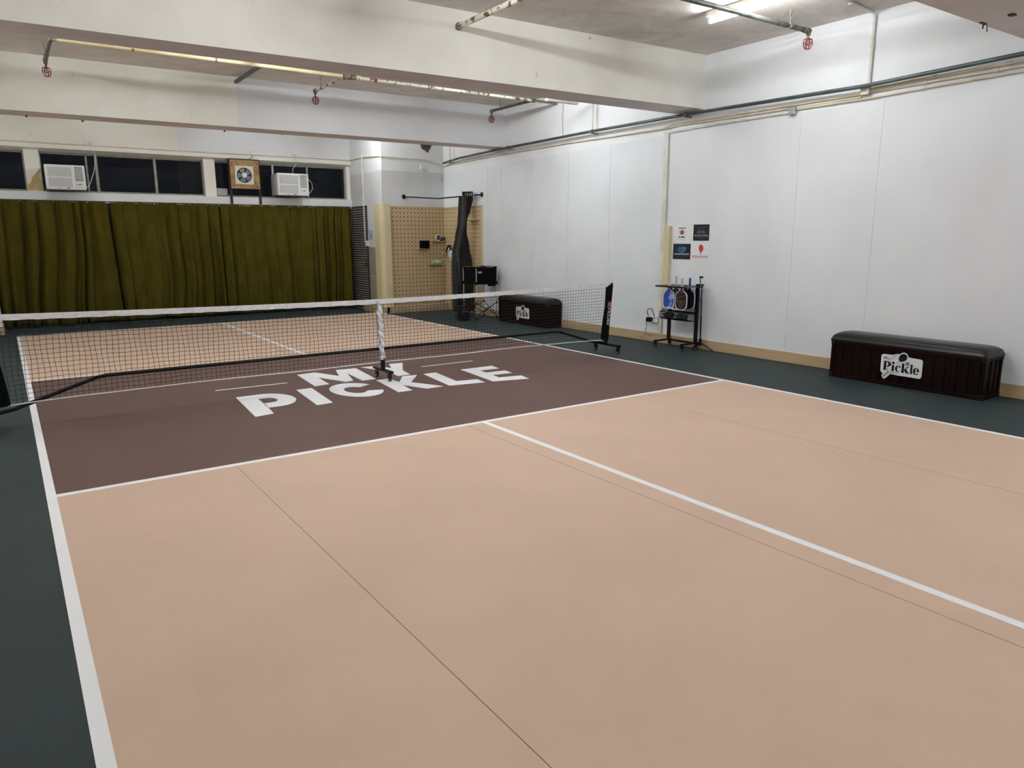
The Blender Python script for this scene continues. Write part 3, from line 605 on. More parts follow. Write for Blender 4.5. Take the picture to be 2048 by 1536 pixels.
shelf(4.41,4.512,5.98,6.28,1.180,'wooden shelf holding the small photo card')
shelf(4.40,4.512,5.0,5.30,1.82,'wooden shelf half hidden behind the grey curtain')
shelf(4.41,4.512,5.78,6.05,1.03,'wooden shelf under the blue and white cloth')
tag(MB().b(3.93,4.115,6.27,6.35,1.263,1.425).build('black_box', BLACKC, bevel=.004), 'black square box on the pegboard left of the clock', 'box')
ck = MB().cyl((4.325,6.30,1.482),(4.325,6.27,1.482),.062,24)
ck = tag(ck.build('round_clock', PLASTW, bevel=.006), 'round clock with a white ring and black face', 'clock')
MB().cyl((4.325,6.271,1.482),(4.325,6.266,1.482),.045,24).build('clock_face', INK, ck)
MB().b(4.308,4.318,6.263,6.266,1.468,1.494).b(4.332,4.342,6.263,6.266,1.468,1.494).build('clock_digits', WHITE, ck)
o = tag(MB().b(4.40,4.50,6.29,6.34,1.418,1.488).build('display_box', INK, bevel=.004), 'small dark box with a greenish display beside the clock', 'box')
MB().b(4.415,4.485,6.287,6.290,1.43,1.475).build('display', mat('dull_green_display',(.10,.115,.05),rough=.3), o)
def slant(P, m, name, parent=None, **k): return MB().add(P, [(0,1,2,3),(4,5,6,7),(0,1,5,4),(1,2,6,5),(2,3,7,6),(3,0,4,7)]).build(name, m, parent, **k)
o = slant([(4.43,6.19,1.182),(4.43,6.05,1.182),(4.48,6.03,1.335),(4.48,6.17,1.335),(4.437,6.19,1.182),(4.437,6.05,1.182),(4.487,6.03,1.335),(4.487,6.17,1.335)], INK, 'photo_card')
tag(o, 'small black photo card leaning on the pegboard shelf', 'photo card')
slant([(4.431,6.10,1.20),(4.431,6.06,1.20),(4.46,6.05,1.285),(4.46,6.08,1.285),(4.434,6.10,1.20),(4.434,6.06,1.20),(4.464,6.05,1.285),(4.464,6.08,1.285)], WHITE, 'card_print', o)
def blob(name, m, c, s, seed, label, cat, noise=.25):
    rnd = random.Random(seed); bm = bmesh.new(); bmesh.ops.create_icosphere(bm, subdivisions=3, radius=1)
    ph = [rnd.uniform(0,6) for _ in range(6)]
    for v in bm.verts:
        p = v.co.copy(); k = 1+noise*(math.sin(3*p.x+ph[0])*math.sin(4*p.y+ph[1])+.5*math.sin(7*p.z+ph[2]+5*p.x))
        v.co = Vector((c[0]+p.x*s[0]*k, c[1]+p.y*s[1]*k, c[2]+max(p.z*s[2]*k,-s[2])))
    me = bpy.data.meshes.new(name); bm.to_mesh(me); bm.free(); me.materials.append(m)
    for p in me.polygons: p.use_smooth = True
    o = bpy.data.objects.new(name, me); COL.objects.link(o); return tag(o, label, cat)
blob('soft_pouch', mat('green_yellow_plastic',(.30,.62,.34),rough=.35,rgb2=(.72,.74,.36),scale=7,lo=.45,hi=.55), (4.29,6.29,.985), (.125,.045,.042), 4, 'green and yellow plastic pouch lying on the pegboard shelf', 'pouch')
blob('cloth_bundle', mat('blue_white_cloth',(.70,.74,.78),rough=.6,rgb2=(.25,.40,.55),scale=14,lo=.42,hi=.52), (4.44,5.96,1.125), (.06,.115,.095), 9, 'blue and white cloth bundle beside the grey curtain', 'cloth')

# curtain rod across the corner with the grey curtain
RA, RB = Vector((3.61,6.37,2.285)), Vector((4.53,4.90,2.285)); RK = RA.lerp(RB,.45)-Vector((0,0,.055))
rod = thing('curtain_rod', 'black curtain rod spanning the pegboard corner', 'curtain rod', RA)
MB().tube([RA,RK,RB], .0125, 10).build('rod', BLACK, rod, smooth=True)
MB().cyl((3.61,6.370,2.285),(3.615,6.352,2.285),.042,20).build('flange', BLACK, rod); MB().cyl((4.531,4.90,2.285),(4.51,4.905,2.285),.042,20).build('flange', BLACK, rod)
gc = thing('curtain', 'grey curtain bunched and twisted on the corner rod', 'curtain', (4.2,5.2,.06))
RV = Vector((.82,-.572,0)); DV = Vector((.572,.82,0)); rod_d = (RB-RA).normalized()
def sil(z, tab):
    for (z1,a1,b1),(z0,a0,b0) in zip(tab[:-1], tab[1:]):
        if z0 <= z <= z1:
            t = (z-z0)/(z1-z0); t = t*t*(3-2*t); return a0+(a1-a0)*t, b0+(b1-b0)*t
    return tab[-1][1], tab[-1][2]
# lateral extents (metres along RV from a base point) by height
base = Vector((4.335,5.21,0))
back_tab = [(2.36,-.06,.155),(2.2,-.04,.15),(2.0,-.05,.10),(1.83,-.06,.03),(1.6,-.08,.02),(1.3,-.12,.07),(1.0,-.14,.12),(.6,-.15,.14),(.06,-.15,.15)]
def fnb(u, v):
    z = .06+2.28*v; a, c = sil(z, back_tab); n = 9; am = .045 if z > 1.9 else .03
    p = base+RV*(a+(c-a)*u)+DV*(am*math.sin(2*math.pi*n*u)+.02); return (p.x, p.y, z+.02*(abs(math.sin(math.pi*n*u)) if v > .985 else 0))
MB().grid(160, 30, fnb).build('curtain_folds', GREY, gc, smooth=True, solid=.003)['label'] = 'dark bunched folds'
front_tab = [(2.27,-.115,.03),(2.0,-.13,.02),(1.75,-.15,.01),(1.5,-.20,-.06),(1.2,-.26,-.12),(.9,-.28,-.11),(.5,-.28,-.10),(.06,-.28,-.09)]
def fnf(u, v):
    z = .06+2.2*v; a, c = sil(z, front_tab); n = 1.5
    p = base+RV*(a+(c-a)*u)-DV*(.06+.025*math.sin(2*math.pi*n*u+2*v)); return (p.x, p.y, z)
MB().grid(40, 30, fnf).build('curtain_flap', GREY, gc, smooth=True, solid=.003)['label'] = 'smooth front flap'
for i in range(6):
    c = RA.lerp(RB, .80+.025*i); b = MB(); q = DV*.0
    ringp = [c+Vector((0,0,1))*(.03*math.sin(t*math.pi/6))+rod_d.cross(Vector((0,0,1)))*(.03*math.cos(t*math.pi/6)) for t in range(12)]
    b.tube(ringp, .006, 6, True).build('eyelet', ALU, gc, smooth=True)

# black floor stand and bin in front of the curtain
st = thing('floor_stand', 'thin black stand leaning by the grey curtain above the bin', 'stand', (3.93,4.78,0))
MB().cyl((3.93,4.78,.02),(3.90,4.83,1.03),.014,8).cyl((3.928,4.785,.0),(3.915,4.80,.62),.019,8).build('pole', BLACK, st)
MB().tube([(4.03,4.70,.70),(3.98,4.72,.45),(3.94,4.75,.33)], .010, 6).build('cord', BLACK, st)
blob_o = MB().b(3.86,3.97,4.72,4.80,.20,.31).build('clamp_box', BLACKC, st, bevel=.02)
MB().b(3.84,4.02,4.70,4.86,0,.02).build('foot', BLACK, st, bevel=.008)
bn = thing('waste_bin', 'small black mesh waste bin on the floor by the grey curtain', 'bin', (3.70,4.28,0))
g = MB(); n = 40
for i in range(n):
    a = 2*math.pi*i/n
    g.cyl((.105*math.cos(a),.105*math.sin(a),.0),(.125*math.cos(a+.12),.125*math.sin(a+.12),.26),.0026,4)
for j in range(14):
    z = .02+j*.018; r = .105+.02*z/.26; g.tube(arc3(0,0,z,r,24), .0026, 4, True)
g.build('mesh_wall', BLACK, bn, world=False)
MB().cyl((0,0,0),(0,0,.11),.104,24,.112).build('liner', BLACKC, bn, world=False)
g = MB().tube(arc3(0,0,.262,.126,28), .007, 6, True).build('rim', BLACK, bn, world=False)

# ball cart
bc = thing('ball_cart', 'black nylon ball cart with silver legs and crossed braces by the corner', 'ball cart', (4.18,4.46,0))
L4 = [(-.215,-.215),(.215,-.215),(.215,.215),(-.215,.215)]
def cartfn(u, v):
    t = u*4; i = int(min(t,3.999)); f = t-i; a, c = L4[i], L4[(i+1)%4]
    k = 1+.05*v; dz = -.018*math.sin(math.pi*f)*(1 if v > .5 else 1.2)
    return ((a[0]+(c[0]-a[0])*f)*k, (a[1]+(c[1]-a[1])*f)*k, .655+.30*v+dz)
bg = MB().grid(48, 6, cartfn); bg.b(-.215,.215,-.215,.215,.645,.66); bg.build('fabric_hopper', BLACKC, bc, world=False, solid=.006)
MB().b(.03,.20,-.225,-.205,.60,.66).build('side_pocket', BLACKC, bc, world=False, bevel=.01)
MB().tube([(a*1.06,c*1.06,.955) for a,c in L4], .007, 6, True).build('top_rim', mat('yellow_trim',(.32,.25,.035),rough=.5,rgb2=(.02,.02,.02),scale=5,lo=.5,hi=.55), bc, world=False)
MB().b(-.19,-.11,-.236,-.230,.845,.875).build('printed_patch', mat('pale_grey_print',(.45,.45,.46)), bc, world=False)
for a, c in L4:
    lg = MB().cyl((a*1.03,c*1.03,.055),(a*1.06,c*1.06,.93),.009,8).build('leg', ALU, bc, world=False, smooth=True)
    MB().b(a*1.05-.014,a*1.05+.014,c*1.05-.014,c*1.05+.014,.63,.69).b(a*1.05-.014,a*1.05+.014,c*1.05-.014,c*1.05+.014,.28,.31).build('leg_joint', BLACK, lg, world=False)
    MB().cyl((a*1.03-.012,c*1.03,.027),(a*1.03+.012,c*1.03,.027),.027,14).build('caster_wheel', RUBBER, lg, world=False)
for i in range(4):
    a, c = L4[i], L4[(i+1)%4]
    MB().tube([(a[0],a[1],.29),((a[0]+c[0])/2,(a[1]+c[1])/2,.19),(c[0],c[1],.07)], .007, 6).tube([(c[0],c[1],.29),((a[0]+c[0])/2,(a[1]+c[1])/2,.18),(a[0],a[1],.07)], .007, 6).build('cross_brace', BLACK, bc, world=False)

# ------------------------------------------------------------------ storage benches with logo
def letterset(parent, fn, k=1):
    """logo sticker; fn(s, t, d): s to the right, t up, metres from its centre"""
    pl = [(-.2,-.06),(-.203,.09),(-.197,.105),(-.183,.112),(-.085,.114),(-.062,.124),(-.040,.130),(-.0186,.129),(-.004,.144),(.0138,.150),(.033,.150),(.052,.138),(.064,.118),(.0685,.108),(.190,.102),(.203,.095),(.208,.082),(.2095,-.062),(.203,-.080),(.190,-.088),(.048,-.086),(-.0176,-.087),(-.0968,-.082),(-.112,-.100),(-.1409,-.132),(-.153,-.139),(-.166,-.137),(-.180,-.118),(-.183,-.104),(-.1717,-.082),(-.190,-.075)]
    p = MB().prism(pl, fn, 0, .004).build('logo_sticker', WHITE, parent); p['label'] = 'white sticker lettered My Pickle in black'
    b = MB(); d0, d1 = .004, .0052
    def q(P): b.prism(P, fn, d0, d1)
    def ringseg(cx, cy, rx, ry, ix, iy, a0, a1, n=20):
        q(arc(cx,cy,rx,ry,a0,a1,n)+arc(cx,cy,ix,iy,a1,a0,n))
    # P
    q([(-.1745,.044),(-.1745,.040),(-.169,.038),(-.169,-.042),(-.175,-.045),(-.175,-.049),(-.138,-.049),(-.138,-.045),(-.1445,-.042),(-.1445,.044)])
    ringseg(-.142,.016,.046,.029,.018,.022,-90,90); q([(-.150,.045),(-.150,.0385),(-.140,.0385),(-.140,.045)]); q([(-.150,-.013),(-.150,-.0065),(-.140,-.0065),(-.140,-.013)])
    # i
    q([(-.092,.013),(-.092,.009),(-.087,.007),(-.087,-.043),(-.0915,-.046),(-.0915,-.049),(-.058,-.049),(-.058,-.046),(-.0635,-.043),(-.0635,.013)]); q(arc(-.0745,.034,.0135,.0135,0,360,20)[:-1])
    # c
    ringseg(-.024,-.018,.029,.0325,.008,.027,50,310,24); q(arc(-.008,.002,.0085,.009,0,360,14)[:-1]); 
    # k
    q([(.006,.041),(.006,.038),(.012,.036),(.012,-.046),(.006,-.049),(.006,-.052),(.040,-.052),(.040,-.049),(.035,-.046),(.035,.041)])
    q([(.033,-.020),(.062,.006),(.055,.010),(.055,.013),(.084,.013),(.084,.010),(.075,.007),(.055,-.010),(.083,-.046),(.087,-.049),(.087,-.052),(.050,-.052),(.050,-.049),(.054,-.046),(.038,-.024)])
    # l
    q([(.091,.041),(.091,.038),(.0965,.036),(.0965,-.046),(.091,-.049),(.091,-.052),(.1205,-.052),(.1205,-.049),(.1165,-.046),(.1165,.041)])
    # e
    ringseg(.153,-.020,.030,.034,.009,.028,0,325,26); q([(.142,-.022),(.142,-.016),(.1825,-.016),(.183,-.022)])
    # ball with holes, paddle head, lines, stripes
    bx, by = .0645, .0425
    ringseg(bx,by,.0195,.0195,.015,.015,0,359,24)
    for i in range(3):
        a = math.radians(60*i+15); c, s = math.cos(a), math.sin(a); q([(bx+c*.016-s*.002,by+s*.016+c*.002),(bx+c*.016+s*.002,by+s*.016-c*.002),(bx-c*.016+s*.002,by-s*.016-c*.002),(bx-c*.016-s*.002,by-s*.016+c*.002)])
    q(arc(bx,by,.006,.006,0,360,10)[:-1])
    q([(.013,.137),(.030,.137),(.042,.131),(.052,.120),(.0565,.107),(.0545,.087),(.043,.073),(.028,.0635),(.008,.0555),(-.009,.056),(-.0195,.061),(-.026,.073),(-.0265,.090),(-.0215,.106),(-.0125,.122),(-.001,.132)])
    def line(P, w):
        L_, R_ = [], []
        for i, (x, y) in enumerate(P):
            x0, y0 = P[max(i-1,0)]; x1, y1 = P[min(i+1,len(P)-1)]; dx, dy = x1-x0, y1-y0; l = math.hypot(dx,dy) or 1
            L_.append((x-dy/l*w, y+dx/l*w)); R_.append((x+dy/l*w, y-dx/l*w))
        q(L_+R_[::-1])
    line([(-.116,.053),(-.098,.073),(-.0767,.094),(-.064,.108),(-.0521,.116),(-.038,.1195),(-.0257,.119)], .0015)
    line([(-.1274,-.0235),(-.128,-.036),(-.1276,-.0484),(-.118,-.060),(-.1037,-.067),(-.085,-.0635),(-.0608,-.0605),(-.040,-.064),(-.0227,-.0629)], .0017)
    for i in range(4):
        x, y = -.164+.0135*i, -.111+.0145*i; q([(x-.010,y+.004),(x-.004,y+.009),(x+.010,y-.007),(x+.004,y-.012)])
    # My
    q([(-.175,.088),(-.175,.064),(-.171,.064),(-.171,.080),(-.162,.066),(-.153,.080),(-.153,.064),(-.148,.064),(-.148,.088),(-.153,.088),(-.162,.074),(-.170,.088)])
    q([(-.144,.082),(-.133,.062),(-.140,.054),(-.136,.054),(-.119,.082),(-.123,.082),(-.131,.068),(-.139,.082)])
    b.build('printed_lettering', INK, p)
    b2 = MB(); b2.prism([(-.0165,.0545),(-.0245,.0565),(-.047,.029),(-.041,.025)], fn, d0, d1); b2.build('paddle_neck_print', mat('grey_print',(.28,.31,.35)), p)
def bench(y0, y1, xf, xb, hz, ctop, label, logo_y, logo_k=1.0):
    t = thing('storage_bench', label, 'bench', ((xf+xb)/2,(y0+y1)/2,0), 'container-style benches by the right wall')
    b = MB().b(xf+.02,xb-.005,y0+.02,y1-.02,.01,hz-.012)
    b.build('panel_core', OXBLOOD, t)
    # corrugated skins
    def skin(nm, along, fixed, outs, a0, a1, n):
        b = MB(); w = (a1-a0)/n; P = []
        for i in range(n):
            s = a0+i*w; P += [(s,0),(s+w*.08,.011),(s+w*.50,.011),(s+w*.58,0)]
        P.append((a1,0))
        vs = []
        for z in (.035,hz-.045):
            for s, d in P: vs.append((fixed+outs*d, s, z) if along == 'y' else (s, fixed+outs*d, z))
        k = len(P); b.add(vs, [(i,i+1,k+i+1,k+i) for i in range(k-1)])
        return b.build(nm, OXBLOOD, t)
    skin('front_panel', 'y', xf+.014, -1, y0+.035, y1-.035, 14)
    skin('end_panel', 'x', y0+.014, -1, xf+.03, xb-.03, 3); skin('end_panel', 'x', y1-.014, 1, xf+.03, xb-.03, 3)
    fr = MB()
    for z0, z1 in ((0,.035),(hz-.045,hz-.005)): fr.b(xf,xf+.03,y0+.03,y1-.03,z0,z1).b(xf+.03,xb-.02,y0,y0+.03,z0,z1).b(xf+.03,xb-.02,y1-.03,y1,z0,z1)
    for y in (y0,y1-.035): fr.b(xf,xf+.035,y,y+.035,.03,hz-.04).b(xb-.035,xb,y,y+.035,.03,hz-.04)
    fr.build('frame_rails', OXBLOOD, t, bevel=.003)
    for x in (xf-.004,xb-.041):
        for y in (y0-.004,y1-.041):
            for z in (0,hz-.05): MB().b(x,x+.045,y,y+.045,z,z+.05).build('corner_casting', BLACK, t, bevel=.004)
    # cushion with soft rounded top
    h = ctop-hz
    def cf(u, v):
        a = 2*u-1; c = 2*v-1
        def rnd(p, e): return math.copysign(1-(1-abs(p))**1, p)
        ex = 1-abs(a)**22; ey = 1-abs(c)**3.2
        return (xf-.01+(xb-xf+.012)*(v), y0-.012+(y1-y0+.024)*u, hz+.006+h*(.22*min(1,(ex*ey)*30)+.78*max(0,ex*ey)**.62))
    cu = MB().grid(80, 26, cf); cu.b(xf-.006,xb-.002,y0-.008,y1+.008,hz-.012,hz+.012)
    cu.build('cushion', LEATHER, t, smooth=True)
    letterset(t, lambda s_, t_, d: (xf+.003-d, logo_y-s_*logo_k, (.205 if logo_k == 1 else .195)+t_*logo_k))
bench(-4.18, -2.665, 4.14, 4.50, .405, .485, 'long oxblood storage bench with black cushion, nearest on the right', -3.42)
bench(2.43, 3.86, 4.19, 4.50, .405, .485, 'storage bench with logo seen through the net by the far corner', 3.12, .95)

# ------------------------------------------------------------------ the net
net = thing('pickleball_net', 'portable net on black wheeled frame across the court', 'net', (.1,0,0))
def zt(x): return .852+.045*min(1,abs((x-.1)/3.3))**1.6
def zb(x): return .190-.028*min(1,abs((x-.02)/3.2))**8-.012*math.sin((x+3.2)*1.9)**2*.4
NX0, NX1 = -3.20, 3.27
def nety(x, z): return .012*math.sin(x*2.1+1)*max(0,(.5-abs(z-.5)))
g = MB(); nv = 150
for i in range(nv):
    x = NX0+.02+(NX1-NX0-.04)*i/(nv-1); pts = []
    for k in range(9):
        z = zb(x)+(zt(x)-.02-zb(x))*k/8; xx = x+.006*math.sin(k*1.3+i*.7)*math.sin(math.pi*k/8)
        pts.append((xx, nety(xx,z), z))
    g.tube(pts, .0017, 4)
for j in range(1,18):
    pts = []
    for k in range(81):
        x = NX0+.02+(NX1-NX0-.04)*k/80; z = zb(x)+(zt(x)-zb(x)-.02)*j/18+.0022*math.sin(k*1.9+j); pts.append((x, nety(x,z), z))
    g.tube(pts, .0017, 4)
g.build('net_mesh', NETC, net)['label'] = 'black square net mesh'
def tp(u, v):
    x = NX0+(NX1+.085-NX0)*u; z = zt(x)-.048*v+.006; return (x, -.006-.0035*math.sin(x*40+v*3)*math.sin(math.pi*v), z+.0015*math.sin(x*31)*v)
def tp2(u, v):
    x, y, z = tp(u, v); return (x, -y, z)
MB().grid(260,4,tp).grid(260,4,tp2).build('top_tape', TAPE, net)
for ob in net.children:
    pass
MB().tube([(NX0+(NX1-NX0)*k/80, nety(NX0+(NX1-NX0)*k/80,.17)-.001, zb(NX0+(NX1-NX0)*k/80)) for k in range(81)], .0052, 8).build('bottom_cord', TAPE, net, smooth=True)
# frame bars
fb_ = MB().tube([(-3.30,.0,.105),(-3.16,.015,.125),(-2.55,.02,.322),(-2.47,.02,.332),(2.44,.02,.332),(2.53,.02,.325),(3.10,.015,.145),(3.30,.0,.12)], .0165, 10)
fb_.build('frame_bar', BLACK, net, smooth=True)
def side(s):
    xb_, xt = (3.300, 3.375) if s > 0 else (-3.285, -3.375)
    MB().cyl((xb_,0,.12),(xt,0,.905),.018,12).build('post', BLACK, net, smooth=True)
    i0, i1 = (3.225, 3.290) if s > 0 else (-3.180, -3.235)
    P = [(xb_-s*0+.0,.15),(xb_+s*.022,.15),(xt+s*.012,.888),(xt-s*.05,.878),(i1,.852),(i1-s*.012,.60),(i0+s*.018,.40),(i0+s*.004,.27),(i0,.165)]
    rr = random.Random(2)
    sv = MB().prism(P, lambda u,v,d:(u,d,v), -.023, .023).build('sleeve', BLACKC, net, bevel=.008)
    foot = MB().b(xb_-.017,xb_+.017,-.27,.24,.092,.122).build('foot_bar', BLACK, net, bevel=.004)
    for y in (-.235,.195): caster(net, xb_, y, .092, .031, s)
    return sv
def caster(parent, x, y, ztop, r, s=1):
    c = MB().cyl((x,y,ztop),(x,y,ztop-.012),.020,12).b(x-.016,x-.013,y-.016,y+.022,r,ztop-.012).b(x+.013,x+.016,y-.016,y+.022,r,ztop-.012).build('caster_fork', BLACK, parent)
    w = MB().cyl((x-.010,y+.006,r),(x+.010,y+.006,r),r,20).build('wheel', RUBBER, c, bevel=.004)
    MB().cyl((x-.0125,y+.006,r),(x+.0125,y+.006,r),r*.5,14).build('wheel_hub', ALU, c)
    return c
sv = side(1); side(-1)
# print on the right sleeve, reading upwards
slope = (3.375-3.300)/.785
def sx(z): return 3.275+slope*(z-.12)*.9
m = Matrix(((0,-1,0,0),(0,0,-1,0),(1,0,0,0),(0,0,0,1)))
ang = math.atan(slope*.9)
def mt(z, dx=0):
    # text x axis -> up the sleeve, text y axis -> to the left, normal -> -y
    ux = Vector((math.sin(ang),0,math.cos(ang))); uy = Vector((-math.cos(ang),0,math.sin(ang))); n_ = ux.cross(uy)
    M3 = Matrix((ux, uy, n_)).transposed().to_4x4(); M3.translation = Vector((sx(z)+dx,-.0245,z)); return M3
text('sleeve_lettering', 'XSCOLO', .060, WHITE, mt(.485,.008), sv, sx=1.05)
rr_ = MB().prism([(sx(.63)-.030,.597),(sx(.63)+.036,.600),(sx(.63)+.042,.668),(sx(.63)-.024,.665)], lambda u,v,d:(u,d,v), -.0252, -.0235).build('red_badge', mat('dark_red_badge',(.16,.012,.02)), sv)
text('badge_lettering', 'X', .068, mat('pale_red_print',(.72,.36,.36)), mt(.632,.012), sv, ext=.0022)
# centre strap and foot
def cs(u, v):
    z = .215+(zt(.1)-.215-.01)*v; xc = .108-.045*0+(.0-.022)*v+.006*math.sin(v*23); w = .030+.007*math.sin(v*31+1)+.004*math.sin(v*57)
    if u < .5: return (xc+w*(4*u-1), -.016-.009*math.sin(v*44+u*9), z)
    return (xc+w*(3-4*u), .014+.004*math.sin(v*30), z)
MB().grid(12, 60, cs).build('centre_strap', STRAP, net, smooth=True, solid=.003)
MB().b(.085,.125,-.02,.02,.10,.235).build('centre_post', BLACK, net, bevel=.003)
MB().b(.088,.138,-.195,.225,.088,.113).build('foot_bar', BLACK, net, bevel=.004)
for y in (-.15,.17): caster(net, .113, y, .088, .030)

# ------------------------------------------------------------------ paddle rack
rk = thing('paddle_rack', 'black wheeled paddle rack against the right wall', 'rack', (4.30,-.31,0))
PY = (-.075,-.555)
for y, zt_ in zip(PY, (.845,.875)): MB().b(4.385,4.42,y-.022,y+.022,.095,zt_).build('post', BLACK, rk, bevel=.003)
for y in PY:
    MB().b(4.12,4.46,y-.016,y+.016,.078,.10).build('foot_bar', BLACK, rk, bevel=.003)
    for x in (4.15,4.43): caster(rk, x, y, .078, .029)
MB().b(4.385,4.415,-.555,-.075,.075,.10).build('cross_bar', BLACK, rk); MB().b(4.385,4.415,-.555,-.075,.475,.50).build('cross_bar', BLACK, rk)
sh = MB().b(4.12,4.45,-.60,-.06,.838,.846).b(4.12,4.13,-.60,-.06,.828,.85).b(4.44,4.45,-.60,-.06,.828,.85).build('slotted_shelf', mat('dark_brown_shelf',(.03,.022,.018),rough=.4,var=.2), rk)
g = MB()
def bas(u, v):
    a = math.pi*u; y = -.05-.50*v
    return (4.38-.155*math.sin(a)*1.0, y, .485-.105*math.sin(a)**.8*(1 if 0 < u < 1 else 0)-.0)
for i in range(46):
    y = -.045-.505*i/45; g.tube([(4.24,y,.485),(4.225,y,.42),(4.27,y,.385),(4.385,y,.385)], .0028, 4)
g.tube([(4.385,-.045,.49),(4.24,-.045,.487),(4.24,-.55,.487),(4.385,-.55,.49)], .006, 6)
for P in ((4.24,.485),(4.228,.45),(4.226,.42),(4.25,.395),(4.30,.385),(4.35,.385)): g.cyl((P[0],-.045,P[1]),(P[0],-.55,P[1]),.0026,4)
g.build('wire_basket', BLACK, rk)
blob('rolled_bag', mat('dark_blue_cloth',(.03,.035,.10),rough=.7,rgb2=(.11,.12,.15),scale=16), (4.31,-.38,.435), (.055,.10,.045), 3, 'dark blue rolled bag lying in the rack basket', 'bag')
blob('rolled_bag', mat('black_cloth_roll',(.018,.018,.02),rough=.8,var=.3,scale=10), (4.31,-.15,.44), (.055,.085,.048), 6, 'black rolled cloth at the left end of the rack basket', 'bag')
PO = [(-.018,.0),(-.024,-.020),(-.052,-.038),(-.085,-.062),(-.099,-.095),(-.101,-.20),(-.092,-.245),(-.066,-.273),(-.03,-.283)]
PO = PO+[(-x,z) for x,z in PO[::-1]]
def paddle(x, y, z, face, edge, grip, label, gl=.118, tilt=0):
    t = thing('paddle', label, 'paddle', (x,y,z), 'pickleball paddles hanging in the rack')
    def fn(u, v, d): return (d, -u, v)
    inner = [(u*.89, -.142+(v+.142)*.925) for u, v in PO]
    MB().prism(PO, fn, -.0055, .0055).build('edge_guard', edge, t, world=False)
    MB().prism(inner, fn, -.0075, .0075).build('face', face, t, world=False)
    g = MB(); k = 12
    g.tube([(0,0,-.02+(gl+.02)*i/k) for i in range(k+1)], [.0135+(.0012 if i%2 else 0) for i in range(k+1)], 8)
    g.cyl((0,0,gl-.004),(0,0,gl+.006),.0165,10); g.build('grip', grip, t, world=False)
    return t
BLUEF = mat('marbled_blue',(.02,.07,.42),rough=.25,rgb2=(.34,.50,.72),scale=9,lo=.38,hi=.52,detail=8)
DKF = mat('dark_maroon_face',(.022,.008,.010),rough=.35,var=.4,scale=8)
WEDGE = mat('pale_edge',(.68,.68,.76),rough=.4)
WEDGE2 = mat('pale_blue_edge',(.50,.56,.64),rough=.4)
GRW = mat('cream_grip',(.66,.65,.58),rough=.6,var=.15,scale=60); GRG = mat('grey_white_grip',(.55,.55,.52),rough=.6,rgb2=(.35,.35,.33),scale=70); GRB = mat('blue_grip',(.02,.09,.22),rough=.6,var=.2,scale=60)
paddle(4.18,-.258,.822,BLUEF,WEDGE,GRW,'marbled blue paddle with cream grip at the front left of the rack',.10)
p2 = paddle(4.18,-.478,.822,DKF,WEDGE,GRG,'dark maroon paddle with white edge and triangle pattern',.125)
b = MB()
def ln(P, Q, w=.0022):
    dx, dz = Q[0]-P[0], Q[1]-P[1]; l = math.hypot(dx,dz); nx, nz = -dz/l*w, dx/l*w
    b.prism([(P[0]+nx,P[1]+nz),(Q[0]+nx,Q[1]+nz),(Q[0]-nx,Q[1]-nz),(P[0]-nx,P[1]-nz)], lambda u,v,d:(d,-u,v), -.0078, -.0086)
for P, Q in (((-.075,-.13),(.075,-.085)),((-.07,-.14),(-.005,-.255)),((-.005,-.255),(.085,-.14)),((-.025,-.165),(.022,-.16)),((-.025,-.165),(.0,-.205)),((0,-.205),(.022,-.16)),((-.02,-.05),(.02,-.05)),((-.01,-.035),(.01,-.035))): ln(P,Q)
b.build('face_print', mat('dull_pink_print',(.26,.17,.18)), p2, world=False)
paddle(4.285,-.455,.822,mat('black_face',(.012,.012,.014),rough=.4),BLACK,INK,'plain black paddle behind the dark maroon one',.03)
paddle(4.335,-.475,.822,mat('navy_face',(.02,.03,.09),rough=.35,var=.3),WEDGE2,GRB,'navy paddle with pale edge and blue grip at the back right',.125)
paddle(4.335,-.235,.822,mat('grey_face',(.16,.16,.18),rough=.4,rgb2=(.35,.35,.38),scale=20),mat('dark_edge',(.03,.03,.03)),GRG,'grey paddle with grey white grip behind the blue one',.135)

# ------------------------------------------------------------------ phone tripod
tr = thing('phone_tripod', 'slim black phone tripod standing right of the paddle rack', 'tripod', (4.42,-.635,0))
MB().cyl((4.42,-.625,.10),(4.42,-.618,.45),.010,8).cyl((4.42,-.618,.45),(4.42,-.61,.865),.0065,8).build('pole', BLACK, tr, smooth=True)
MB().b(4.408,4.432,-.642,-.61,.06,.16).build('leg_hub', BLACK, tr, bevel=.004)
for x, y in ((4.47,-.80),(4.40,-.50),(4.29,-.62)): MB().tube([(4.42,-.627,.105),(x,y,.008)], [.008,.006], 6).build('leg', BLACK, tr)
MB().b(4.408,4.430,-.635,-.575,.858,.875).cyl((4.42,-.58,.87),(4.42,-.572,.965),.006,8).build('head_arm', BLACK, tr)
MB().b(4.405,4.43,-.615,-.568,.955,.978).build('phone_clamp', BLACK, tr, bevel=.003)

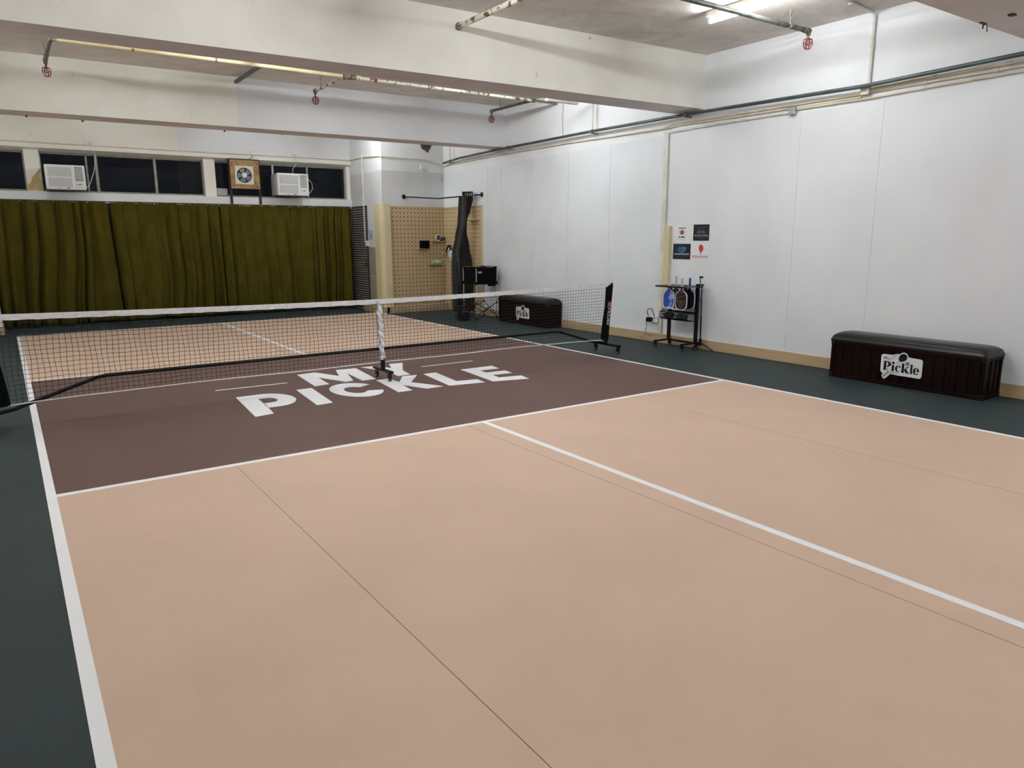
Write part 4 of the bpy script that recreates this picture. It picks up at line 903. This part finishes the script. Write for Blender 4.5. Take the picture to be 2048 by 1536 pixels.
# ------------------------------------------------------------------ socket with charger and cables
so = wallbox('wall_socket', PLASTW, 4.533, .285, .325, .115, .085, .045, 'white double socket low on the wall left of the rack', 'socket', ax='x')
MB().b(4.485,4.489,.295,.318,.332,.345).build('switch_rocker', mat('grey_rocker',(.25,.25,.26)), so)
ch = tag(MB().b(4.43,4.488,.325,.40,.29,.355).build('charger', BLACK, bevel=.006), 'black charger plugged into the low wall socket with looping cables', 'charger')
MB().tube([(4.47,.275,.36),(4.45,.275,.42),(4.44,.30,.475),(4.44,.34,.485),(4.45,.39,.46),(4.46,.41,.42),(4.46,.38,.37)], .006, 6).build('cable', BLACK, ch, smooth=True)
MB().tube([(4.46,.39,.30),(4.47,.43,.26),(4.46,.40,.22),(4.45,.44,.17),(4.44,.40,.11),(4.44,.33,.09),(4.45,.28,.11)], .0028, 5).build('cable', BLACK, ch, smooth=True)
MB().tube([(4.46,.40,.35),(4.46,.43,.33),(4.47,.43,.24),(4.46,.41,.18),(4.44,.43,.10),(4.44,.46,.03),(4.46,.52,.06)], .0028, 5).build('cable', BLACK, ch, smooth=True)
MB().tube([(4.46,.38,.30),(4.45,.41,.20),(4.44,.42,.13),(4.43,.47,.02),(4.44,.40,.06)], .0025, 5).build('cable', PLASTW, ch, smooth=True)

# ------------------------------------------------------------------ posters
def poster(y0, y1, z0, z1, m, label):
    return tag(MB().b(4.5275,4.5305,y1,y0,z0,z1).build('poster', m), label, 'poster', 'four square notices above the paddle rack')
def pprint(parent, name, m, shapes, yc, zc, d=.0008):
    b = MB()
    for P in shapes: b.prism([(yc-u, zc+v) for u, v in P], lambda u,v,dd:(dd,u,v), 4.5275-d, 4.5278)
    return b.build(name, m, parent)
def rects(row_z, h, w, n, gap, seed=0, jit=.3):
    rnd = random.Random(seed); out = []; x = -w/2; cw = (w-gap*(n-1))/n
    for i in range(n):
        k = rnd.uniform(1-jit,1)
        out.append([(x,row_z-h*k/2),(x+cw,row_z-h*k/2),(x+cw,row_z+h/2),(x,row_z+h/2)]); x += cw+gap
    return out
PW = mat('poster_white',(.78,.78,.80),rough=.5); PB = mat('poster_black',(.017,.019,.022),rough=.5,var=.1,scale=3,spec=.25)
poster(.03,-.285,1.43,1.645,PW,'white notice with a red bug-like emblem, top left of four'); q1 = bpy.data.objects['poster']
cy_, cz_ = -.1275, 1.54
pprint(q1,'heading',INK,rects(.062,.016,.125,9,.004,1),cy_,cz_); pprint(q1,'heading',INK,[[(-.055,-.062),(-.028,-.062),(-.028,-.046),(-.055,-.046)],[(-.018,-.062),(.050,-.062),(.050,-.046),(-.018,-.046)]],cy_,cz_)
pprint(q1,'small_text',mat('pale_blue_print',(.45,.52,.60)),rects(-.078,.004,.13,12,.003,2)+rects(-.087,.004,.15,14,.003,3),cy_,cz_)
pprint(q1,'emblem',mat('dull_red_print',(.28,.06,.06)),[arc(0,.004,.030,.028,0,360,18)[:-1]],cy_,cz_,.0010)
em = []
for a in (35,145,-35,-145,10,170):
    c, s = math.cos(math.radians(a)), math.sin(math.radians(a)); em.append([(c*.026-s*.003,.004+s*.024+c*.003),(c*.055-s*.003,.004+s*.050+c*.003),(c*.055+s*.003,.004+s*.050-c*.003),(c*.026+s*.003,.004+s*.024-c*.003)])
em += [[(-.014,.030),(.014,.030),(.018,.044),(0,.036),(-.018,.044)]]
pprint(q1,'emblem_outline',INK,em,cy_,cz_,.0008)
q2 = poster(-.325,-.592,1.437,1.648,PB,'black notice about black soles, top right of four')
MQ = Matrix(((0,0,-1,0),(-1,0,0,0),(0,1,0,0),(0,0,0,1))); MQ.translation = Vector((4.5268,-.458,1.503))
text('notice_lettering','NO BLACK SOLES',.029,mat('pale_grey_ink',(.42,.42,.45)),MQ,q2,ext=.0003,sx=.98)
pprint(q2,'small_text',mat('faint_grey_ink',(.13,.13,.14)),rects(-.066,.004,.14,14,.003,5)+[[(-.07,.060),(.07,.060),(.07,.064),(-.07,.064)]],-.458,1.5425)
pprint(q2,'shoe_picture',mat('deep_indigo_print',(.045,.045,.11)),[[(-.075,-.018),(-.03,-.018),(0,-.01),(.03,-.018),(.078,-.018),(.075,.006),(.055,.018),(.045,.04),(.018,.035),(.0,.012),(-.012,.035),(-.042,.04),(-.05,.015),(-.07,.004)]],-.458,1.5425)
pprint(q2,'shoe_picture',mat('pale_shoe_print',(.30,.30,.40)),[[(-.040,.005),(-.02,.0),(-.03,.016)],[(.028,.018),(.045,.004),(.022,.006)]],-.458,1.5425,.0012)
q3 = poster(.022,-.288,1.187,1.395,PB,'black notice with a blue helmet-like picture, bottom left of four')
cy_, cz_ = -.133, 1.291
pprint(q3,'blue_picture',mat('steel_blue_print',(.03,.15,.28)),[[(-.072,.035),(-.045,.062),(0,.056),(.045,.066),(.080,.055),(.078,.030),(.050,-.002),(.012,-.020),(-.035,-.012),(-.062,.008)]],cy_,cz_)
pprint(q3,'blue_picture',mat('bright_blue_print',(.01,.07,.36)),[[(-.060,.034),(-.040,.046),(.010,.040),(.030,.020),(.005,-.004),(-.040,.002)]],cy_,cz_,.0012)
pprint(q3,'heading',WHITE,rects(-.034,.013,.265,24,.004,6),cy_,cz_); pprint(q3,'small_text',mat('faint_grey_ink2',(.10,.10,.11)),rects(-.060,.004,.19,20,.003,7),cy_,cz_)
q4 = poster(-.300,-.612,1.188,1.405,PW,'white notice with a red balloon-like picture and red writing, bottom right of four')
cy_, cz_ = -.455, 1.297
pprint(q4,'red_picture',mat('bright_red_print',(.55,.045,.035)),[[(x*.9+.014,z) for x,z in [(-.045,.045),(-.035,.075),(-.008,.092),(.022,.085),(.042,.060),(.044,.030),(.028,.002),(.010,-.014),(-.008,-.014),(-.030,.010)]]],cy_,cz_)
pprint(q4,'red_picture_handle',mat('grey_picture_print',(.35,.30,.30)),[[(.004,-.016),(.024,-.016),(.028,-.040),(-.002,-.040)]],cy_,cz_)
b = []; rnd = random.Random(12)
for i in range(9):
    x = -.138+i*.0310; w = .022; z = -.068
    for k in range(3): b.append([(x,z-.012+k*.010),(x+w,z-.012+k*.010),(x+w,z-.008+k*.010),(x,z-.008+k*.010)])
    for k in (rnd.uniform(.1,.4),rnd.uniform(.6,.9)): b.append([(x+w*k,z-.014),(x+w*k+.004,z-.014),(x+w*k+.004,z+.014),(x+w*k,z+.014)])
pprint(q4,'red_writing',mat('red_ink',(.50,.06,.06)),b,cy_,cz_); pprint(q4,'small_text',mat('faint_red_ink',(.55,.40,.40)),rects(-.093,.005,.24,22,.003,8),cy_,cz_)
